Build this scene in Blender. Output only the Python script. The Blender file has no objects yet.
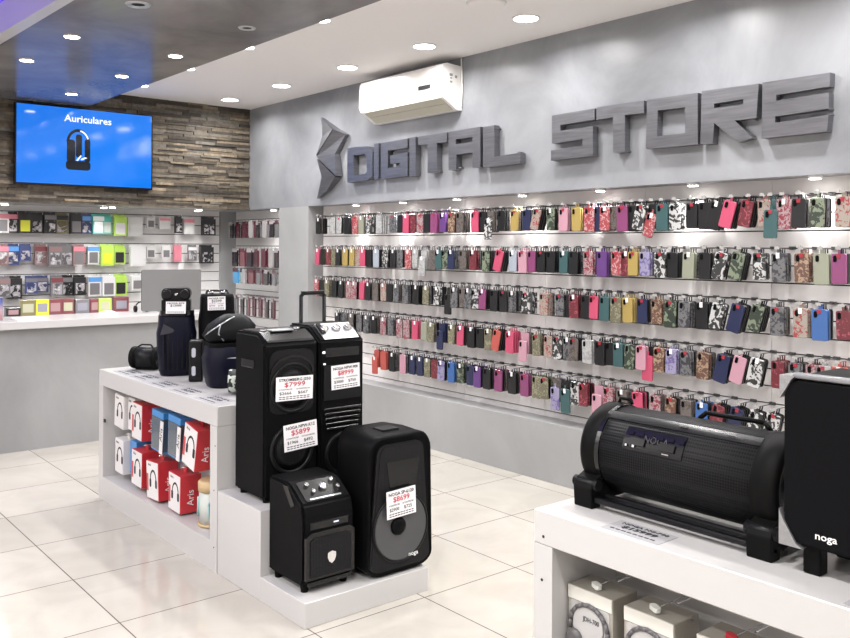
import bpy, bmesh, math, random
import numpy as np
from mathutils import Vector, Matrix
random.seed(7)
C = bpy.context.scene.collection
PI = math.pi
# ---------------------------------------------------------------- camera model (metres; X along back wall, Y into the room)
FPX, YAW, ROLL, CYP, CH = 866.68, 0.691406, 0.004884, 247.04, 1.6
_F = np.array([math.sin(YAW), math.cos(YAW), 0]); _R = np.array([math.cos(YAW), -math.sin(YAW), 0]); _U = np.array([0, 0, 1.])
_R, _U = math.cos(ROLL)*_R+math.sin(ROLL)*_U, -math.sin(ROLL)*_R+math.cos(ROLL)*_U
def _ray(x, y): return _F*FPX+_R*(x-425)-_U*(y-CYP)
def onx(x, y, X): d = _ray(x, y); t = X/d[0]; return Vector((X, t*d[1], CH+t*d[2]))
def ony(x, y, Y): d = _ray(x, y); t = Y/d[1]; return Vector((t*d[0], Y, CH+t*d[2]))
# ---------------------------------------------------------------- materials
_M = {}
def mat(name, col=(.5,.5,.5), rough=.5, metal=0, coat=0, spec=.5, emit=None, es=0, alpha=1, trans=0):
    if name in _M: return _M[name]
    m = bpy.data.materials.new(name); m.use_nodes = True
    b = m.node_tree.nodes['Principled BSDF']
    b.inputs['Base Color'].default_value = (*col, 1)
    b.inputs['Roughness'].default_value = rough
    b.inputs['Metallic'].default_value = metal
    b.inputs['Coat Weight'].default_value = coat
    b.inputs['Coat Roughness'].default_value = .08
    b.inputs['Specular IOR Level'].default_value = spec
    b.inputs['Alpha'].default_value = alpha
    b.inputs['Transmission Weight'].default_value = trans
    if emit:
        b.inputs['Emission Color'].default_value = (*emit, 1); b.inputs['Emission Strength'].default_value = es
    _M[name] = m
    return m
def nt(m): return m.node_tree.nodes, m.node_tree.links, m.node_tree.nodes['Principled BSDF']
def coords(m, scale=(1,1,1), rnd=False):
    N, L, b = nt(m)
    tc = N.new('ShaderNodeTexCoord'); mp = N.new('ShaderNodeMapping'); mp.inputs['Scale'].default_value = scale
    L.new(tc.outputs['Object'], mp.inputs['Vector'])
    if rnd:
        oi = N.new('ShaderNodeObjectInfo'); mu = N.new('ShaderNodeMath'); mu.operation = 'MULTIPLY'; mu.inputs[1].default_value = 37
        L.new(oi.outputs['Random'], mu.inputs[0]); L.new(mu.outputs[0], mp.inputs['Location'])
    return mp.outputs['Vector']
def ramp(m, fac, stops, interp='LINEAR'):
    N, L, b = nt(m)
    r = N.new('ShaderNodeValToRGB'); r.color_ramp.interpolation = interp
    while len(r.color_ramp.elements) < len(stops): r.color_ramp.elements.new(.5)
    for e, (p, c) in zip(r.color_ramp.elements, stops): e.position = p; e.color = (*c, 1)
    L.new(fac, r.inputs['Fac']); return r.outputs['Color']
def noise(m, vec, scale, detail=4, rough=.5, dist=0):
    N, L, b = nt(m)
    n = N.new('ShaderNodeTexNoise'); n.inputs['Scale'].default_value = scale; n.inputs['Detail'].default_value = detail
    n.inputs['Roughness'].default_value = rough; n.inputs['Distortion'].default_value = dist
    L.new(vec, n.inputs['Vector']); return n.outputs['Fac']
def bump(m, fac, strength=.2, dist=.01):
    N, L, b = nt(m)
    u = N.new('ShaderNodeBump'); u.inputs['Strength'].default_value = strength; u.inputs['Distance'].default_value = dist
    L.new(fac, u.inputs['Height']); L.new(u.outputs['Normal'], b.inputs['Normal'])
def concrete(name, c0, c1, rough=.35, sc=(1,1,1), spec=.5):
    m = mat(name, c0, rough, spec=spec); N, L, b = nt(m)
    v = coords(m, sc); f = noise(m, v, 1.1, 7, .6, .6)
    L.new(ramp(m, f, [(.3, c0), (.7, c1)]), b.inputs['Base Color'])
    bump(m, noise(m, v, 7, 4, .5), .04)
    return m
M_wall = concrete('polished_concrete_wall', (.175,.181,.196), (.33,.337,.358), .36)
M_low = concrete('polished_concrete_low', (.29,.292,.295), (.37,.373,.375), .3)
M_counter = concrete('concrete_counter', (.24,.24,.242), (.34,.342,.345), .4)
M_dark = concrete('dark_gloss_plaster', (.10,.096,.10), (.24,.23,.23), .19, spec=.12)
M_white = mat('white_laminate', (.52,.51,.505), .3, coat=.15)
M_ceil = mat('white_ceiling_paint', (.80,.775,.77), .7)
M_black = mat('black_plastic', (.006,.006,.007), .38, spec=.22)
M_blackm = mat('black_matte', (.0035,.0035,.004), .5, spec=.07)
M_gloss = mat('black_gloss', (.005,.005,.006), .2, spec=.4)
M_navy = mat('navy_plastic', (.0035,.004,.013), .4, spec=.15)
M_rubber = mat('rubber', (.004,.004,.004), .5, spec=.07)
M_chrome = mat('chrome', (.8,.8,.82), .12, 1)
M_silver = mat('silver_plastic', (.45,.46,.48), .3, .7)
M_groove = mat('slat_groove', (.05,.05,.05), .6)
M_paper = mat('paper_white', (.85,.83,.85), .7)
M_ink = mat('ink_black', (.02,.02,.025), .7)
M_red = mat('ink_red', (.5,.02,.05), .6)
M_text = mat('white_print', (.8,.8,.8), .5)
M_light = mat('lamp_diffuser', (1,1,1), .5, emit=(1,.97,.93), es=22)
M_spot = mat('spot_diffuser', (1,1,1), .5, emit=(1,.97,.92), es=30)
M_ring = mat('lamp_ring', (.75,.75,.75), .35)
M_clear = mat('clear_plastic', (.9,.92,.93), .08, alpha=.28)
M_grille = mat('perforated_grille', (.02,.02,.022), .4, spec=.1)
def _g():
    N, L, b = nt(M_grille)
    v = coords(M_grille); k = N.new('ShaderNodeTexVoronoi'); k.inputs['Scale'].default_value = 130; k.inputs['Randomness'].default_value = 0
    L.new(v, k.inputs['Vector'])
    L.new(ramp(M_grille, k.outputs['Distance'], [(.3, (.002,.002,.002)), (.42, (.013,.013,.0145))]), b.inputs['Base Color'])
    bump(M_grille, k.outputs['Distance'], .5, .004)
_g()
def slatmat(name, c):
    m = mat(name, c, .55, spec=.3); N, L, b = nt(m)
    v = coords(m, (1,1,1)); L.new(ramp(m, noise(m, v, 2.2, 5, .6), [(.3, tuple(x*.90 for x in c)), (.7, c)]), b.inputs['Base Color']); return m
M_slat = slatmat('slatwall_board', (.88,.85,.835))
M_slatb = slatmat('slatwall_board_back', (.88,.87,.87))
# floor tiles
M_floor = mat('porcelain_tiles', (.7,.66,.6), .09, spec=.5)
def _fl():
    N, L, b = nt(M_floor)
    tc = N.new('ShaderNodeTexCoord'); mp = N.new('ShaderNodeMapping')
    mp.inputs['Location'].default_value = (-1.352, -3.045, 0)
    L.new(tc.outputs['Object'], mp.inputs['Vector'])
    sp = N.new('ShaderNodeSeparateXYZ'); L.new(mp.outputs['Vector'], sp.inputs[0])
    def line(sock, size):
        a = N.new('ShaderNodeMath'); a.operation = 'DIVIDE'; a.inputs[1].default_value = size; L.new(sock, a.inputs[0])
        f = N.new('ShaderNodeMath'); f.operation = 'FRACT'; L.new(a.outputs[0], f.inputs[0])
        s = N.new('ShaderNodeMath'); s.operation = 'SUBTRACT'; s.inputs[1].default_value = .5; L.new(f.outputs[0], s.inputs[0])
        ab = N.new('ShaderNodeMath'); ab.operation = 'ABSOLUTE'; L.new(s.outputs[0], ab.inputs[0])
        g = N.new('ShaderNodeMath'); g.operation = 'GREATER_THAN'; g.inputs[1].default_value = .5-.0028/size; L.new(ab.outputs[0], g.inputs[0])
        fl = N.new('ShaderNodeMath'); fl.operation = 'FLOOR'; L.new(a.outputs[0], fl.inputs[0])
        return g.outputs[0], fl.outputs[0]
    gx, ix = line(sp.outputs['X'], .588); gy, iy = line(sp.outputs['Y'], .608)
    mx = N.new('ShaderNodeMath'); mx.operation = 'MAXIMUM'; L.new(gx, mx.inputs[0]); L.new(gy, mx.inputs[1])
    cb = N.new('ShaderNodeCombineXYZ'); L.new(ix, cb.inputs[0]); L.new(iy, cb.inputs[1])
    wn = N.new('ShaderNodeTexWhiteNoise'); L.new(cb.outputs[0], wn.inputs['Vector'])
    nz = noise(M_floor, mp.outputs['Vector'], 2.5, 6, .55, 1.2)
    ad = N.new('ShaderNodeMath'); ad.operation = 'MULTIPLY_ADD'; ad.inputs[1].default_value = .25; L.new(wn.outputs['Value'], ad.inputs[0]); L.new(nz, ad.inputs[2])
    col = ramp(M_floor, ad.outputs[0], [(.35, (.41,.385,.34)), (.85, (.50,.468,.42))])
    mix = N.new('ShaderNodeMixRGB'); mix.inputs[2].default_value = (.12,.10,.085,1)
    L.new(mx.outputs[0], mix.inputs[0]); L.new(col, mix.inputs[1]); L.new(mix.outputs[0], b.inputs['Base Color'])
_fl()
# brushed steel of the sign
M_steel = mat('brushed_steel', (.19,.19,.205), .34, .8)
def _st():
    N, L, b = nt(M_steel); v = coords(M_steel, (1,1.5,26))
    f = noise(M_steel, v, 3, 5, .6)
    L.new(ramp(M_steel, f, [(.25, (.155,.155,.17)), (.75, (.23,.23,.25))]), b.inputs['Base Color'])
    L.new(ramp(M_steel, f, [(.3, (.28,.28,.28)), (.7, (.40,.40,.40))]), b.inputs['Roughness'])
_st()
M_stone = mat('ledgestone', (.2,.17,.14), .75)
def _stn():
    N, L, b = nt(M_stone)
    a = N.new('ShaderNodeAttribute'); a.attribute_name = 'tone'; a.attribute_type = 'GEOMETRY'
    v = coords(M_stone); f = noise(M_stone, v, 22, 6, .7)
    c1 = ramp(M_stone, a.outputs['Fac'], [(0,(.05,.041,.032)),(.35,(.11,.088,.066)),(.6,(.18,.145,.10)),(.8,(.15,.14,.125)),(1,(.30,.235,.16))])
    c2 = ramp(M_stone, f, [(.25,(.35,.35,.35)),(.75,(1.2,1.2,1.2))])
    mx = N.new('ShaderNodeMixRGB'); mx.blend_type = 'MULTIPLY'; mx.inputs[0].default_value = 1
    L.new(c1, mx.inputs[1]); L.new(c2, mx.inputs[2]); L.new(mx.outputs[0], b.inputs['Base Color'])
    bump(M_stone, f, .5, .01)
_stn()
# ---------------------------------------------------------------- mesh helpers
def NB(): return bmesh.new()
def _setm(fs, mi):
    for f in fs: f.material_index = mi
def box(bm, x0, x1, y0, y1, z0, z1, mi=0, bev=0, seg=2):
    r = bmesh.ops.create_cube(bm, size=1)
    vs = r['verts']
    for v in vs:
        v.co = Vector((x0+(x1-x0)*(v.co.x+.5), y0+(y1-y0)*(v.co.y+.5), z0+(z1-z0)*(v.co.z+.5)))
    fs = list({f for v in vs for f in v.link_faces}); _setm(fs, mi)
    if bev:
        es = list({e for v in vs for e in v.link_edges})
        r2 = bmesh.ops.bevel(bm, geom=es, offset=bev, segments=seg, affect='EDGES', profile=.6)
        _setm(r2['faces'], mi)
    return vs
def frame_to(p0, p1):
    d = (Vector(p1)-Vector(p0)); q = d.to_track_quat('Z', 'Y').to_matrix().to_4x4()
    return Matrix.Translation(Vector(p0)) @ q, d.length
def lathe(bm, prof, seg=24, M=None, mi=0, capa=True, capb=True):
    """prof = [(r, h)...] revolved round local Z, then M."""
    M = M or Matrix()
    rings = []
    for r, h in prof:
        rings.append([bm.verts.new(M @ Vector((r*math.cos(2*PI*k/seg), r*math.sin(2*PI*k/seg), h))) for k in range(seg)])
    for a, b in zip(rings, rings[1:]):
        for k in range(seg):
            f = bm.faces.new((a[k], a[(k+1) % seg], b[(k+1) % seg], b[k])); f.material_index = mi; f.smooth = True
    if capa: f = bm.faces.new(rings[0][::-1]); f.material_index = mi
    if capb: f = bm.faces.new(rings[-1]); f.material_index = mi
def rod(bm, p0, p1, r, seg=10, mi=0, r1=None):
    M, l = frame_to(p0, p1); lathe(bm, [(r, 0), (r1 or r, l)], seg, M, mi)
def tube(bm, pts, r, seg=8, mi=0):
    for a, b in zip(pts, pts[1:]): rod(bm, a, b, r, seg, mi)
    for p in pts[1:-1]:
        s = bmesh.ops.create_uvsphere(bm, u_segments=seg, v_segments=6, radius=r, matrix=Matrix.Translation(Vector(p)))
        for v in s['verts']:
            for f in v.link_faces: f.material_index = mi
def prism(bm, pts, fn, d0, d1, mi=0, mside=None):
    """2-D polygon pts; fn(u, v, d) -> 3-D; extruded d0..d1"""
    a = [bm.verts.new(fn(u, v, d0)) for u, v in pts]; b = [bm.verts.new(fn(u, v, d1)) for u, v in pts]
    f = bm.faces.new(a); f.material_index = mi
    f = bm.faces.new(b[::-1]); f.material_index = mi if mside is None else mside
    n = len(pts)
    for k in range(n):
        f = bm.faces.new((a[k], b[k], b[(k+1) % n], a[(k+1) % n])); f.material_index = mi if mside is None else mside
def rrect(w, h, r, n=5, cx=0, cz=0):
    o = []
    for sx, sz, a0 in ((1,1,0),(-1,1,90),(-1,-1,180),(1,-1,270)):
        for k in range(n+1):
            a = math.radians(a0+90*k/n); o.append((cx+sx*(w/2-r)+r*math.cos(a), cz+sz*(h/2-r)+r*math.sin(a)))
    return o
FR = lambda u, v, d: Vector((u, d, v))       # front-facing prism (in XZ, depth along Y)
def mesh(name, bm, mats, smooth=False):
    bmesh.ops.recalc_face_normals(bm, faces=bm.faces[:])
    me = bpy.data.meshes.new(name); bm.to_mesh(me); bm.free()
    for m in (mats if isinstance(mats, (list, tuple)) else [mats]): me.materials.append(m)
    if smooth:
        for p in me.polygons: p.use_smooth = True
    return me
def obj(name, bm, mats, parent=None, smooth=False, loc=None, rot=None):
    me = bm if isinstance(bm, bpy.types.Mesh) else mesh(name, bm, mats, smooth)
    o = bpy.data.objects.new(name, me); C.objects.link(o)
    if parent: o.parent = parent
    if loc is not None: o.location = loc
    if rot is not None: o.rotation_euler = rot
    return o
def thing(name, label, cat, loc=(0,0,0), rotz=0, group=None, rot=None):
    o = bpy.data.objects.new(name, None); C.objects.link(o); o.empty_display_size = .1
    o.location = loc; o.rotation_euler = rot or (0,0,rotz); return tag(o, label, cat, group)
def tag(o, label, cat, group=None):
    o['label'] = label; o['category'] = cat
    if group: o['group'] = group
    return o
def struct(name, bm, m): o = obj(name, bm, m); o['kind'] = 'structure'; return o
def dup(root, label=None, loc=None, rot=None, group=None):
    r = root.copy(); C.objects.link(r)
    if label: r['label'] = label
    if group: r['group'] = group
    if loc is not None: r.location = loc
    if rot is not None: r.rotation_euler = rot
    for ch in list(root.children):
        c = ch.copy(); C.objects.link(c); c.parent = r
        for g in list(ch.children):
            d = g.copy(); C.objects.link(d); d.parent = c
    return r
def text(name, s, size, m, parent, loc, rot=(PI/2,0,0), width=None, align='CENTER', bold=0, ext=.0004):
    cu = bpy.data.curves.new(name, 'FONT'); cu.body = s; cu.size = size; cu.align_x = align; cu.align_y = 'CENTER'
    cu.extrude = ext; cu.offset = bold; cu.resolution_u = 2
    t = bpy.data.objects.new(name, cu); C.objects.link(t); bpy.context.view_layer.update()
    me = bpy.data.meshes.new_from_object(t.evaluated_get(bpy.context.evaluated_depsgraph_get()))
    C.objects.unlink(t); bpy.data.objects.remove(t)
    me.materials.clear(); me.materials.append(m)
    if width:
        xs = [v.co.x for v in me.vertices]; k = width/(max(xs)-min(xs))
        for v in me.vertices: v.co.x *= k
    o = bpy.data.objects.new(name, me); C.objects.link(o); o.parent = parent; o.location = loc; o.rotation_euler = rot
    return o
def ordn(n): return str(n)+('th' if 10 <= n % 100 <= 20 else {1:'st',2:'nd',3:'rd'}.get(n % 10, 'th'))
# ================================================================ ROOM
XW, XS, YB, YSB, ZC, ZD, ZF = 4.42, 4.59, 8.27, 8.92, 3.045, 2.885, 1.985
XL, YR = -3.2, -3.2
bm = NB(); box(bm, XL, 4.8, YR, 9.1, -.1, 0); struct('floor', bm, M_floor)
# white ceiling, dropped glossy dark ceiling with a lit recess
bm = NB(); box(bm, 2.70, 4.8, YR, 9.1, ZC, ZC+.1); struct('ceiling', bm, M_ceil)
bm = NB(); box(bm, 1.45, 2.70, YR, YB, ZD, ZC+.1); struct('ceiling', bm, M_dark)
bm = NB()
prism(bm, [(1.435,6.0),(1.49,3.9),(1.49,YR),(1.38,YR),(1.40,4.73),(1.345,6.0),(1.31,7.2),(1.40,7.2)], lambda u,v,d: Vector((u,v,d)), ZD-.004, ZC+.02)
struct('trim_1', bm, M_white)
M_purple = mat('violet_cove_light', (.06,.04,.25), .6, emit=(.20,.10,1.0), es=.8)
bm = NB(); box(bm, .35, 1.45, 2.6, 7.4, ZC+.02, ZC+.1); struct('ceiling', bm, M_purple)
bm = NB(); box(bm, XL, .35, YR, 9.1, ZC+.02, ZC+.1); box(bm, .35, 1.45, YR, 2.6, ZC+.02, ZC+.1); box(bm, .35, 1.45, 7.4, 9.1, ZC+.02, ZC+.1); struct('ceiling', bm, M_ceil)
# right wall: fascia, columns, lower plinth
bm = NB(); box(bm, XW, 4.8, YR, YB, ZF, ZC); struct('wall_right', bm, M_wall)
bm = NB()
box(bm, XW, 4.8, YR, YSB, 0, .405)
box(bm, XW, 4.8, 7.09, 7.64, .405, ZF)
struct('wall_right', bm, M_low)
bm = NB(); box(bm, XW, 4.8, YB, 9.1, ZF, ZC); box(bm, 4.40, 4.60, YSB-.03, 9.1, 0, ZF); struct('wall_back', bm, M_low)
bm = NB(); box(bm, XL-.1, XL, YR, 9.1, 0, ZC+.1); struct('wall_left', bm, M_ceil)
bm = NB(); box(bm, XL, 4.8, YR-.1, YR, 0, ZC+.1); struct('wall_front', bm, M_ceil)
# ledgestone wall
bm = NB()
box(bm, XL, XW, YB+.02, 9.1, ZF+.021, ZC)
lay = bm.faces.layers.float.new('tone')
z = ZF-.002
while z < ZC:
    h = random.uniform(.02, .034); x = XL+ (0 if z else 0) + random.uniform(0,.1)
    x = .6+random.uniform(0,.15)
    while x < XW-.001:
        w = random.uniform(.10, .42); x1 = min(x+w, XW)
        if XW-x1 < .04: x1 = XW
        t = random.random(); n0 = len(bm.faces)
        vs = box(bm, x, x1-.002, YB-random.uniform(.0,.024), YB+.03, z, min(z+h-.0015, ZC))
        for f in {f for v in vs for f in v.link_faces}: f[lay] = t
        x = x1
    z += h
struct('wall_back', bm, M_stone)
# slatwalls
def slat(name, axis, a0, a1, pl, z0, ztop, mat_, joints, top=1.985, base_z=1.892, sp=.0965):
    bm = NB()
    def bx(s0, s1, d0, d1, zz0, zz1, mi):
        if axis == 'x': box(bm, pl+d0, pl+d1, s0, s1, zz0, zz1, mi)
        else: box(bm, s0, s1, pl+d0, pl+d1, zz0, zz1, mi)
    bx(a0, a1, .014, .05, z0, top, 1)
    js = [a0]+sorted(j for j in joints if a0 < j < a1)+[a1]
    k0 = base_z
    while k0 > z0+sp: k0 -= sp
    zs = [z0]; k = k0
    while k < top-.01:
        if k > z0+.01: zs.append(k)
        k += sp
    zs.append(top)
    for (p, q) in zip(js, js[1:]):
        for (u, v) in zip(zs, zs[1:]):
            bx(p+.001, q-.001, 0, .02, u+(.004 if u > z0 else 0), v-(.004 if v < top else 0), 0)
    return struct(name, bm, [mat_, M_groove])
slat('trim_2', 'x', YR, 7.09, XS, .405, ZF, M_slat, [2.50-1.12*2, 2.50-.85, 2.50, 3.35, 4.2, 5.05, 5.9])
slat('trim_3', 'x', 7.64, YSB-.03, XS, .405, ZF, M_slatb, [8.0])
slat('trim_4', 'y', .2, 4.40, YSB, .405, ZF, M_slatb, [2.12, 3.33], base_z=1.925, sp=.1015)
bm = NB(); box(bm, XL, 4.8, 9.0, 9.1, 0, 2.0); box(bm, XL, .2, YB, 9.0, 0, ZF); struct('wall_back', bm, M_low)
bm = NB(); box(bm, 4.66, 4.8, YR, 9.0, .4, 2.0); struct('wall_right', bm, M_low)
# soffit boards above the slatwalls
bm = NB(); box(bm, .2, 4.41, YB+.0, 9.0, ZF, ZF+.02); struct('trim_5', bm, M_white)
# ================================================================ CEILING LIGHTS
bm = NB(); lathe(bm, [(.058,.012),(.062,.004),(.085,0),(.085,.012)], 32, Matrix.Translation((0,0,-.012)), 0, False, False)
ringm = mesh('lamp_ring', bm, M_ring)
bm = NB(); lathe(bm, [(.0775,0),(.0775,.004)], 32, Matrix.Translation((0,0,-.011))); difm = mesh('lamp_diffuser', bm, M_light)
def lamp_light(x, y, z, power, size=.15, ang=None, cone=None):
    if cone:
        l = bpy.data.lights.new('spot_lamp', 'SPOT'); l.spot_size = math.radians(cone); l.spot_blend = .8; l.shadow_soft_size = size/2
    else:
        l = bpy.data.lights.new('downlight_lamp', 'AREA'); l.shape = 'DISK'; l.size = size; l.spread = math.radians(ang or 160)
    l.energy = power; l.color = (1,.985,.972)
    o = bpy.data.objects.new(l.name, l); C.objects.link(o); o.location = (x, y, z-.02)
    return o
_cl = None
def ceiling_light(x, y, z, label, group, scale=1, power=14):
    global _cl
    if _cl is None:
        t = thing('ceiling_light', label, 'ceiling light', (x,y,z), 0, group)
        obj('lamp_ring', ringm, None, t); obj('lamp_diffuser', difm, None, t); _cl = t
    else: t = dup(_cl, label, (x,y,z), None, group)
    t.scale = (scale,)*3
    if power: lamp_light(x, y, z, power)
for i, y in enumerate((7.79, 6.80, 5.76, 4.79, 3.79, 2.79, 1.79, .79, -.21, -1.2)):
    w = ['nearest the stone wall','second out from the stone wall','third from the stone wall','fourth out, above the air conditioner','large in view right of the air conditioner'][i] if i < 5 else 'behind the viewer, place %d' % (i-4)
    ceiling_light(3.95, y, ZC, 'ceiling light along the sign wall, '+w, 'round lights along the sign wall', power=14)
for i, y in enumerate((7.63, 6.66, 5.66, 4.67, 3.67, 2.67, 1.67, .67, -.33)):
    w = ['nearest the stone wall','second from the stone wall','third from the stone wall','nearest the viewer in frame'][i] if i < 4 else 'behind the viewer, place %d' % (i-3)
    ceiling_light(3.0, y, ZC, 'round ceiling light beside the dark ceiling edge, '+w, 'round lights beside the dark ceiling edge', .72, power=14)
for (x, y, w) in ((2.43,5.59,'upper right of the television, nearest the white ceiling'),(2.41,6.52,'above the right half of the television'),(2.37,7.57,'just above the television top edge'),(1.72,5.49,'nearest the violet recess'),(1.70,6.40,'leftmost, below the violet recess')):
    ceiling_light(x, y, ZD, 'small lit spot in the dark ceiling, '+w, 'lit spots in the dark ceiling', .58, power=7)
for i, (x, y) in enumerate(((-.6,6.6),(-.6,4.6),(-.6,2.6),(-.6,.6),(-2.2,5.6),(-2.2,3.4),(-2.2,1.2),(.9,1.6),(.9,-.6))):  # unseen lights added as fill from the left, power tuned for brightness
    ceiling_light(x, y, ZC+.02, 'added fill light over the shop floor left of frame, place %d' % (i+1), 'added fill lights left of frame', power=42)
bm = NB(); lathe(bm, [(.04,.006),(.05,0),(.075,-.004),(.085,.006)], 28, Matrix.Translation((0,0,-.007)), 0, False, False)
lathe(bm, [(.045,.004),(.045,.005)], 20, Matrix.Translation((0,0,-.007)), 1)
me = mesh('ceiling_speaker', bm, [M_silver, M_blackm])
for (x, y, z, s, w) in ((1.76,4.53,ZD,.8,'unlit round fitting in the dark ceiling near the violet recess'),(2.44,4.60,ZD,.62,'unlit round fitting in the dark ceiling near the white ceiling')):
    o = tag(obj('ceiling_fitting', me, None, None, loc=(x,y,z)), w, 'ceiling fitting', 'unlit ceiling fittings'); o.scale = (s,)*3
bm = NB(); lathe(bm, [(.10,0),(.115,.004),(.12,.012)], 36, Matrix.Translation((0,0,-.0125)))
tag(obj('ceiling_speaker', bm, M_ceil, None, loc=(3.54,3.72,ZC)), 'flat white round grille in the white ceiling at the top edge', 'ceiling speaker')
# hidden-row spots under the fascia
bm = NB(); lathe(bm, [(.032,0),(.036,.012),(.036,.016)], 24, Matrix.Translation((0,0,-.016))); sring = mesh('spot_ring', bm, M_ring)
bm = NB(); lathe(bm, [(.028,0),(.028,.003)], 24, Matrix.Translation((0,0,-.019))); sdif = mesh('spot_diffuser', bm, M_spot)
_sp = None
def spot(x, y, z, label, group, power, cone=130):
    global _sp
    if _sp is None:
        t = thing('shelf_spotlight', label, 'spotlight', (x,y,z), 0, group); obj('spot_ring', sring, None, t); obj('spot_diffuser', sdif, None, t); _sp = t
    else: t = dup(_sp, label, (x,y,z), None, group)
    lamp_light(x, y, z, power, .05, cone=cone)
for i, y in enumerate((6.38, 5.70, 5.02, 4.32, 3.62, 2.93, 2.2, 1.5, .8)):
    spot(4.475, y, ZF, 'small spotlight under the sign wall, '+ordn(i+1)+' from the grey column', 'spotlights over the phone cases', 34)
spot(4.475, 7.85, ZF, 'small spotlight over the narrow rack left of the grey column', 'spotlight over the narrow rack', 18)
for i, x in enumerate((2.05, 2.10, 3.02, 3.0, 3.92, 3.98)):
    y = (8.40, 8.58)[i % 2]
    spot(x, y, ZF, 'small spotlight over the back rack, '+['front one at left','rear one at left','front one at middle','rear one at middle','front one at right','rear one at right'][i], 'spotlights over the back rack', 13)
# ================================================================ SIGN
def letter(name_label, origin, sc, outer, hole=None):
    f = lambda p: onx(origin[0]+p[0]/sc, origin[1]+p[1]/sc, XW-.06)
    P = [f(p) for p in outer]
    bm = NB()
    if hole is None:
        prism(bm, [(p.y, p.z) for p in P], lambda u,v,d: Vector((d,u,v)), XW-.06, XW-.008)
    else:
        H = [f(p) for p in hole]
        # fill with hole via triangle_fill on edges
        def ring(pts, X):
            vs = [bm.verts.new((X, p.y, p.z)) for p in pts]
            return vs, [bm.edges.new((vs[k], vs[(k+1) % len(vs)])) for k in range(len(vs))]
        allr = []
        for X in (XW-.06, XW-.008):
            v1, e1 = ring(P, X); v2, e2 = ring(H, X)
            bmesh.ops.triangle_fill(bm, use_beauty=True, use_dissolve=True, edges=e1+e2)
            allr.append((v1, v2))
        for k in (0, 1):
            a, b = allr[0][k], allr[1][k]; n = len(a)
            for q in range(n): bm.faces.new((a[q], a[(q+1) % n], b[(q+1) % n], b[q]))
    p0 = min(P, key=lambda p: (p.z)); c = sum(P, Vector())/len(P)
    for k in (0, 1, 2, 3):     # standoff pins
        q = P[(k*len(P))//4]; w = q*.85 + c*.15
        if hole is None and len(P) > 6: w = q*.97 + c*.03
        rod(bm, (XW-.05, w.y, w.z), (XW+.002, w.y, w.z), .006, 8)
    tag(obj('sign_letter', bm, M_steel), name_label, 'sign letter', 'brushed steel letters of the shop sign')
Z1, S1 = (310,105), 6.383; Z2 = (420,105); Z3, S3 = (540,70), 5.3125; Z4 = (690,60)
o1 = lambda s: 'brushed steel '+s
letter(o1('letter D beginning the word DIGITAL beside the logo'), Z1, S1, [(238,276),(300,266),(372,264),(398,300),(398,452),(370,478),(238,495)], [(278,322),(350,312),(362,330),(362,425),(350,440),(278,450)])
letter(o1('narrow letter I between D and G'), Z1, S1, [(407,248),(438,244),(438,468),(407,474)])
letter(o1('letter G in the word DIGITAL'), Z1, S1, [(452,243),(622,213),(622,272),(497,290),(497,402),(572,393),(572,370),(512,376),(512,322),(622,300),(622,452),(452,472)])
letter(o1('narrow letter I between G and T'), Z1, S1, [(634,210),(674,203),(674,450),(634,457)])
letter(o1('letter T in the word DIGITAL'), Z2, S1, [(-12,202),(172,175),(172,236),(108,243),(108,430),(48,434),(48,250),(-12,258)])
letter(o1('letter A in the word DIGITAL'), Z2, S1, [(182,172),(385,138),(385,395),(335,400),(335,303),(232,318),(232,413),(182,417)], [(228,218),(335,204),(335,235),(228,250)])
letter(o1('letter L with long foot ending the word DIGITAL'), Z2, S1, [(402,140),(474,128),(474,330),(640,305),(640,372),(402,400)])
letter(o1('letter S starting the word STORE'), Z3, S3, [(63,242),(290,204),(290,263),(108,292),(108,322),(280,297),(280,455),(58,482),(58,428),(225,400),(225,367),(63,392)])
letter(o1('letter T in the word STORE'), Z3, S3, [(300,198),(552,162),(552,228),(450,240),(450,437),(388,440),(388,250),(300,265)])
letter(o1('square letter O in the word STORE'), Z3, S3, [(568,158),(838,121),(838,395),(562,420)], [(625,215),(770,198),(770,335),(622,352)])
letter(o1('letter R in the word STORE'), Z4, S3, [(62,165),(365,125),(352,308),(238,322),(332,415),(258,437),(128,335),(120,445),(55,447)], [(128,232),(282,208),(282,235),(128,255)])
letter(o1('letter E ending the word STORE'), Z4, S3, [(385,120),(745,66),(742,140),(458,186),(458,216),(738,172),(736,258),(452,300),(452,333),(736,290),(728,380),(380,416)])
def facet(pts, tilt):
    P = [onx(Z1[0]+p[0]/S1, Z1[1]+p[1]/S1, XW-.05) for p in pts]
    bm = NB(); n = len(P)
    a = [bm.verts.new((XW-.03-tilt[k % len(tilt)], p.y, p.z)) for k, p in enumerate(P)]; b = [bm.verts.new((XW-.004, p.y, p.z)) for p in P]
    bm.faces.new(a); bm.faces.new(b[::-1])
    for k in range(n): bm.faces.new((a[k], b[k], b[(k+1) % n], a[(k+1) % n]))
    return bm
lg = thing('sign_logo', 'angular brushed steel arrow-like emblem left of the word DIGITAL', 'logo', (0,0,0))
obj('emblem_facet', facet([(62,78),(172,158),(45,322),(80,200)], (.005,.07,.03,.02)), M_steel, lg)
obj('emblem_facet', facet([(178,158),(222,185),(165,310),(182,452),(46,330)], (.07,.01,.03,.05,.03)), M_steel, lg)
obj('emblem_facet', facet([(50,346),(176,460),(108,545),(38,597),(80,460)], (.03,.05,.02,.01,.03)), M_steel, lg)
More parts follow.
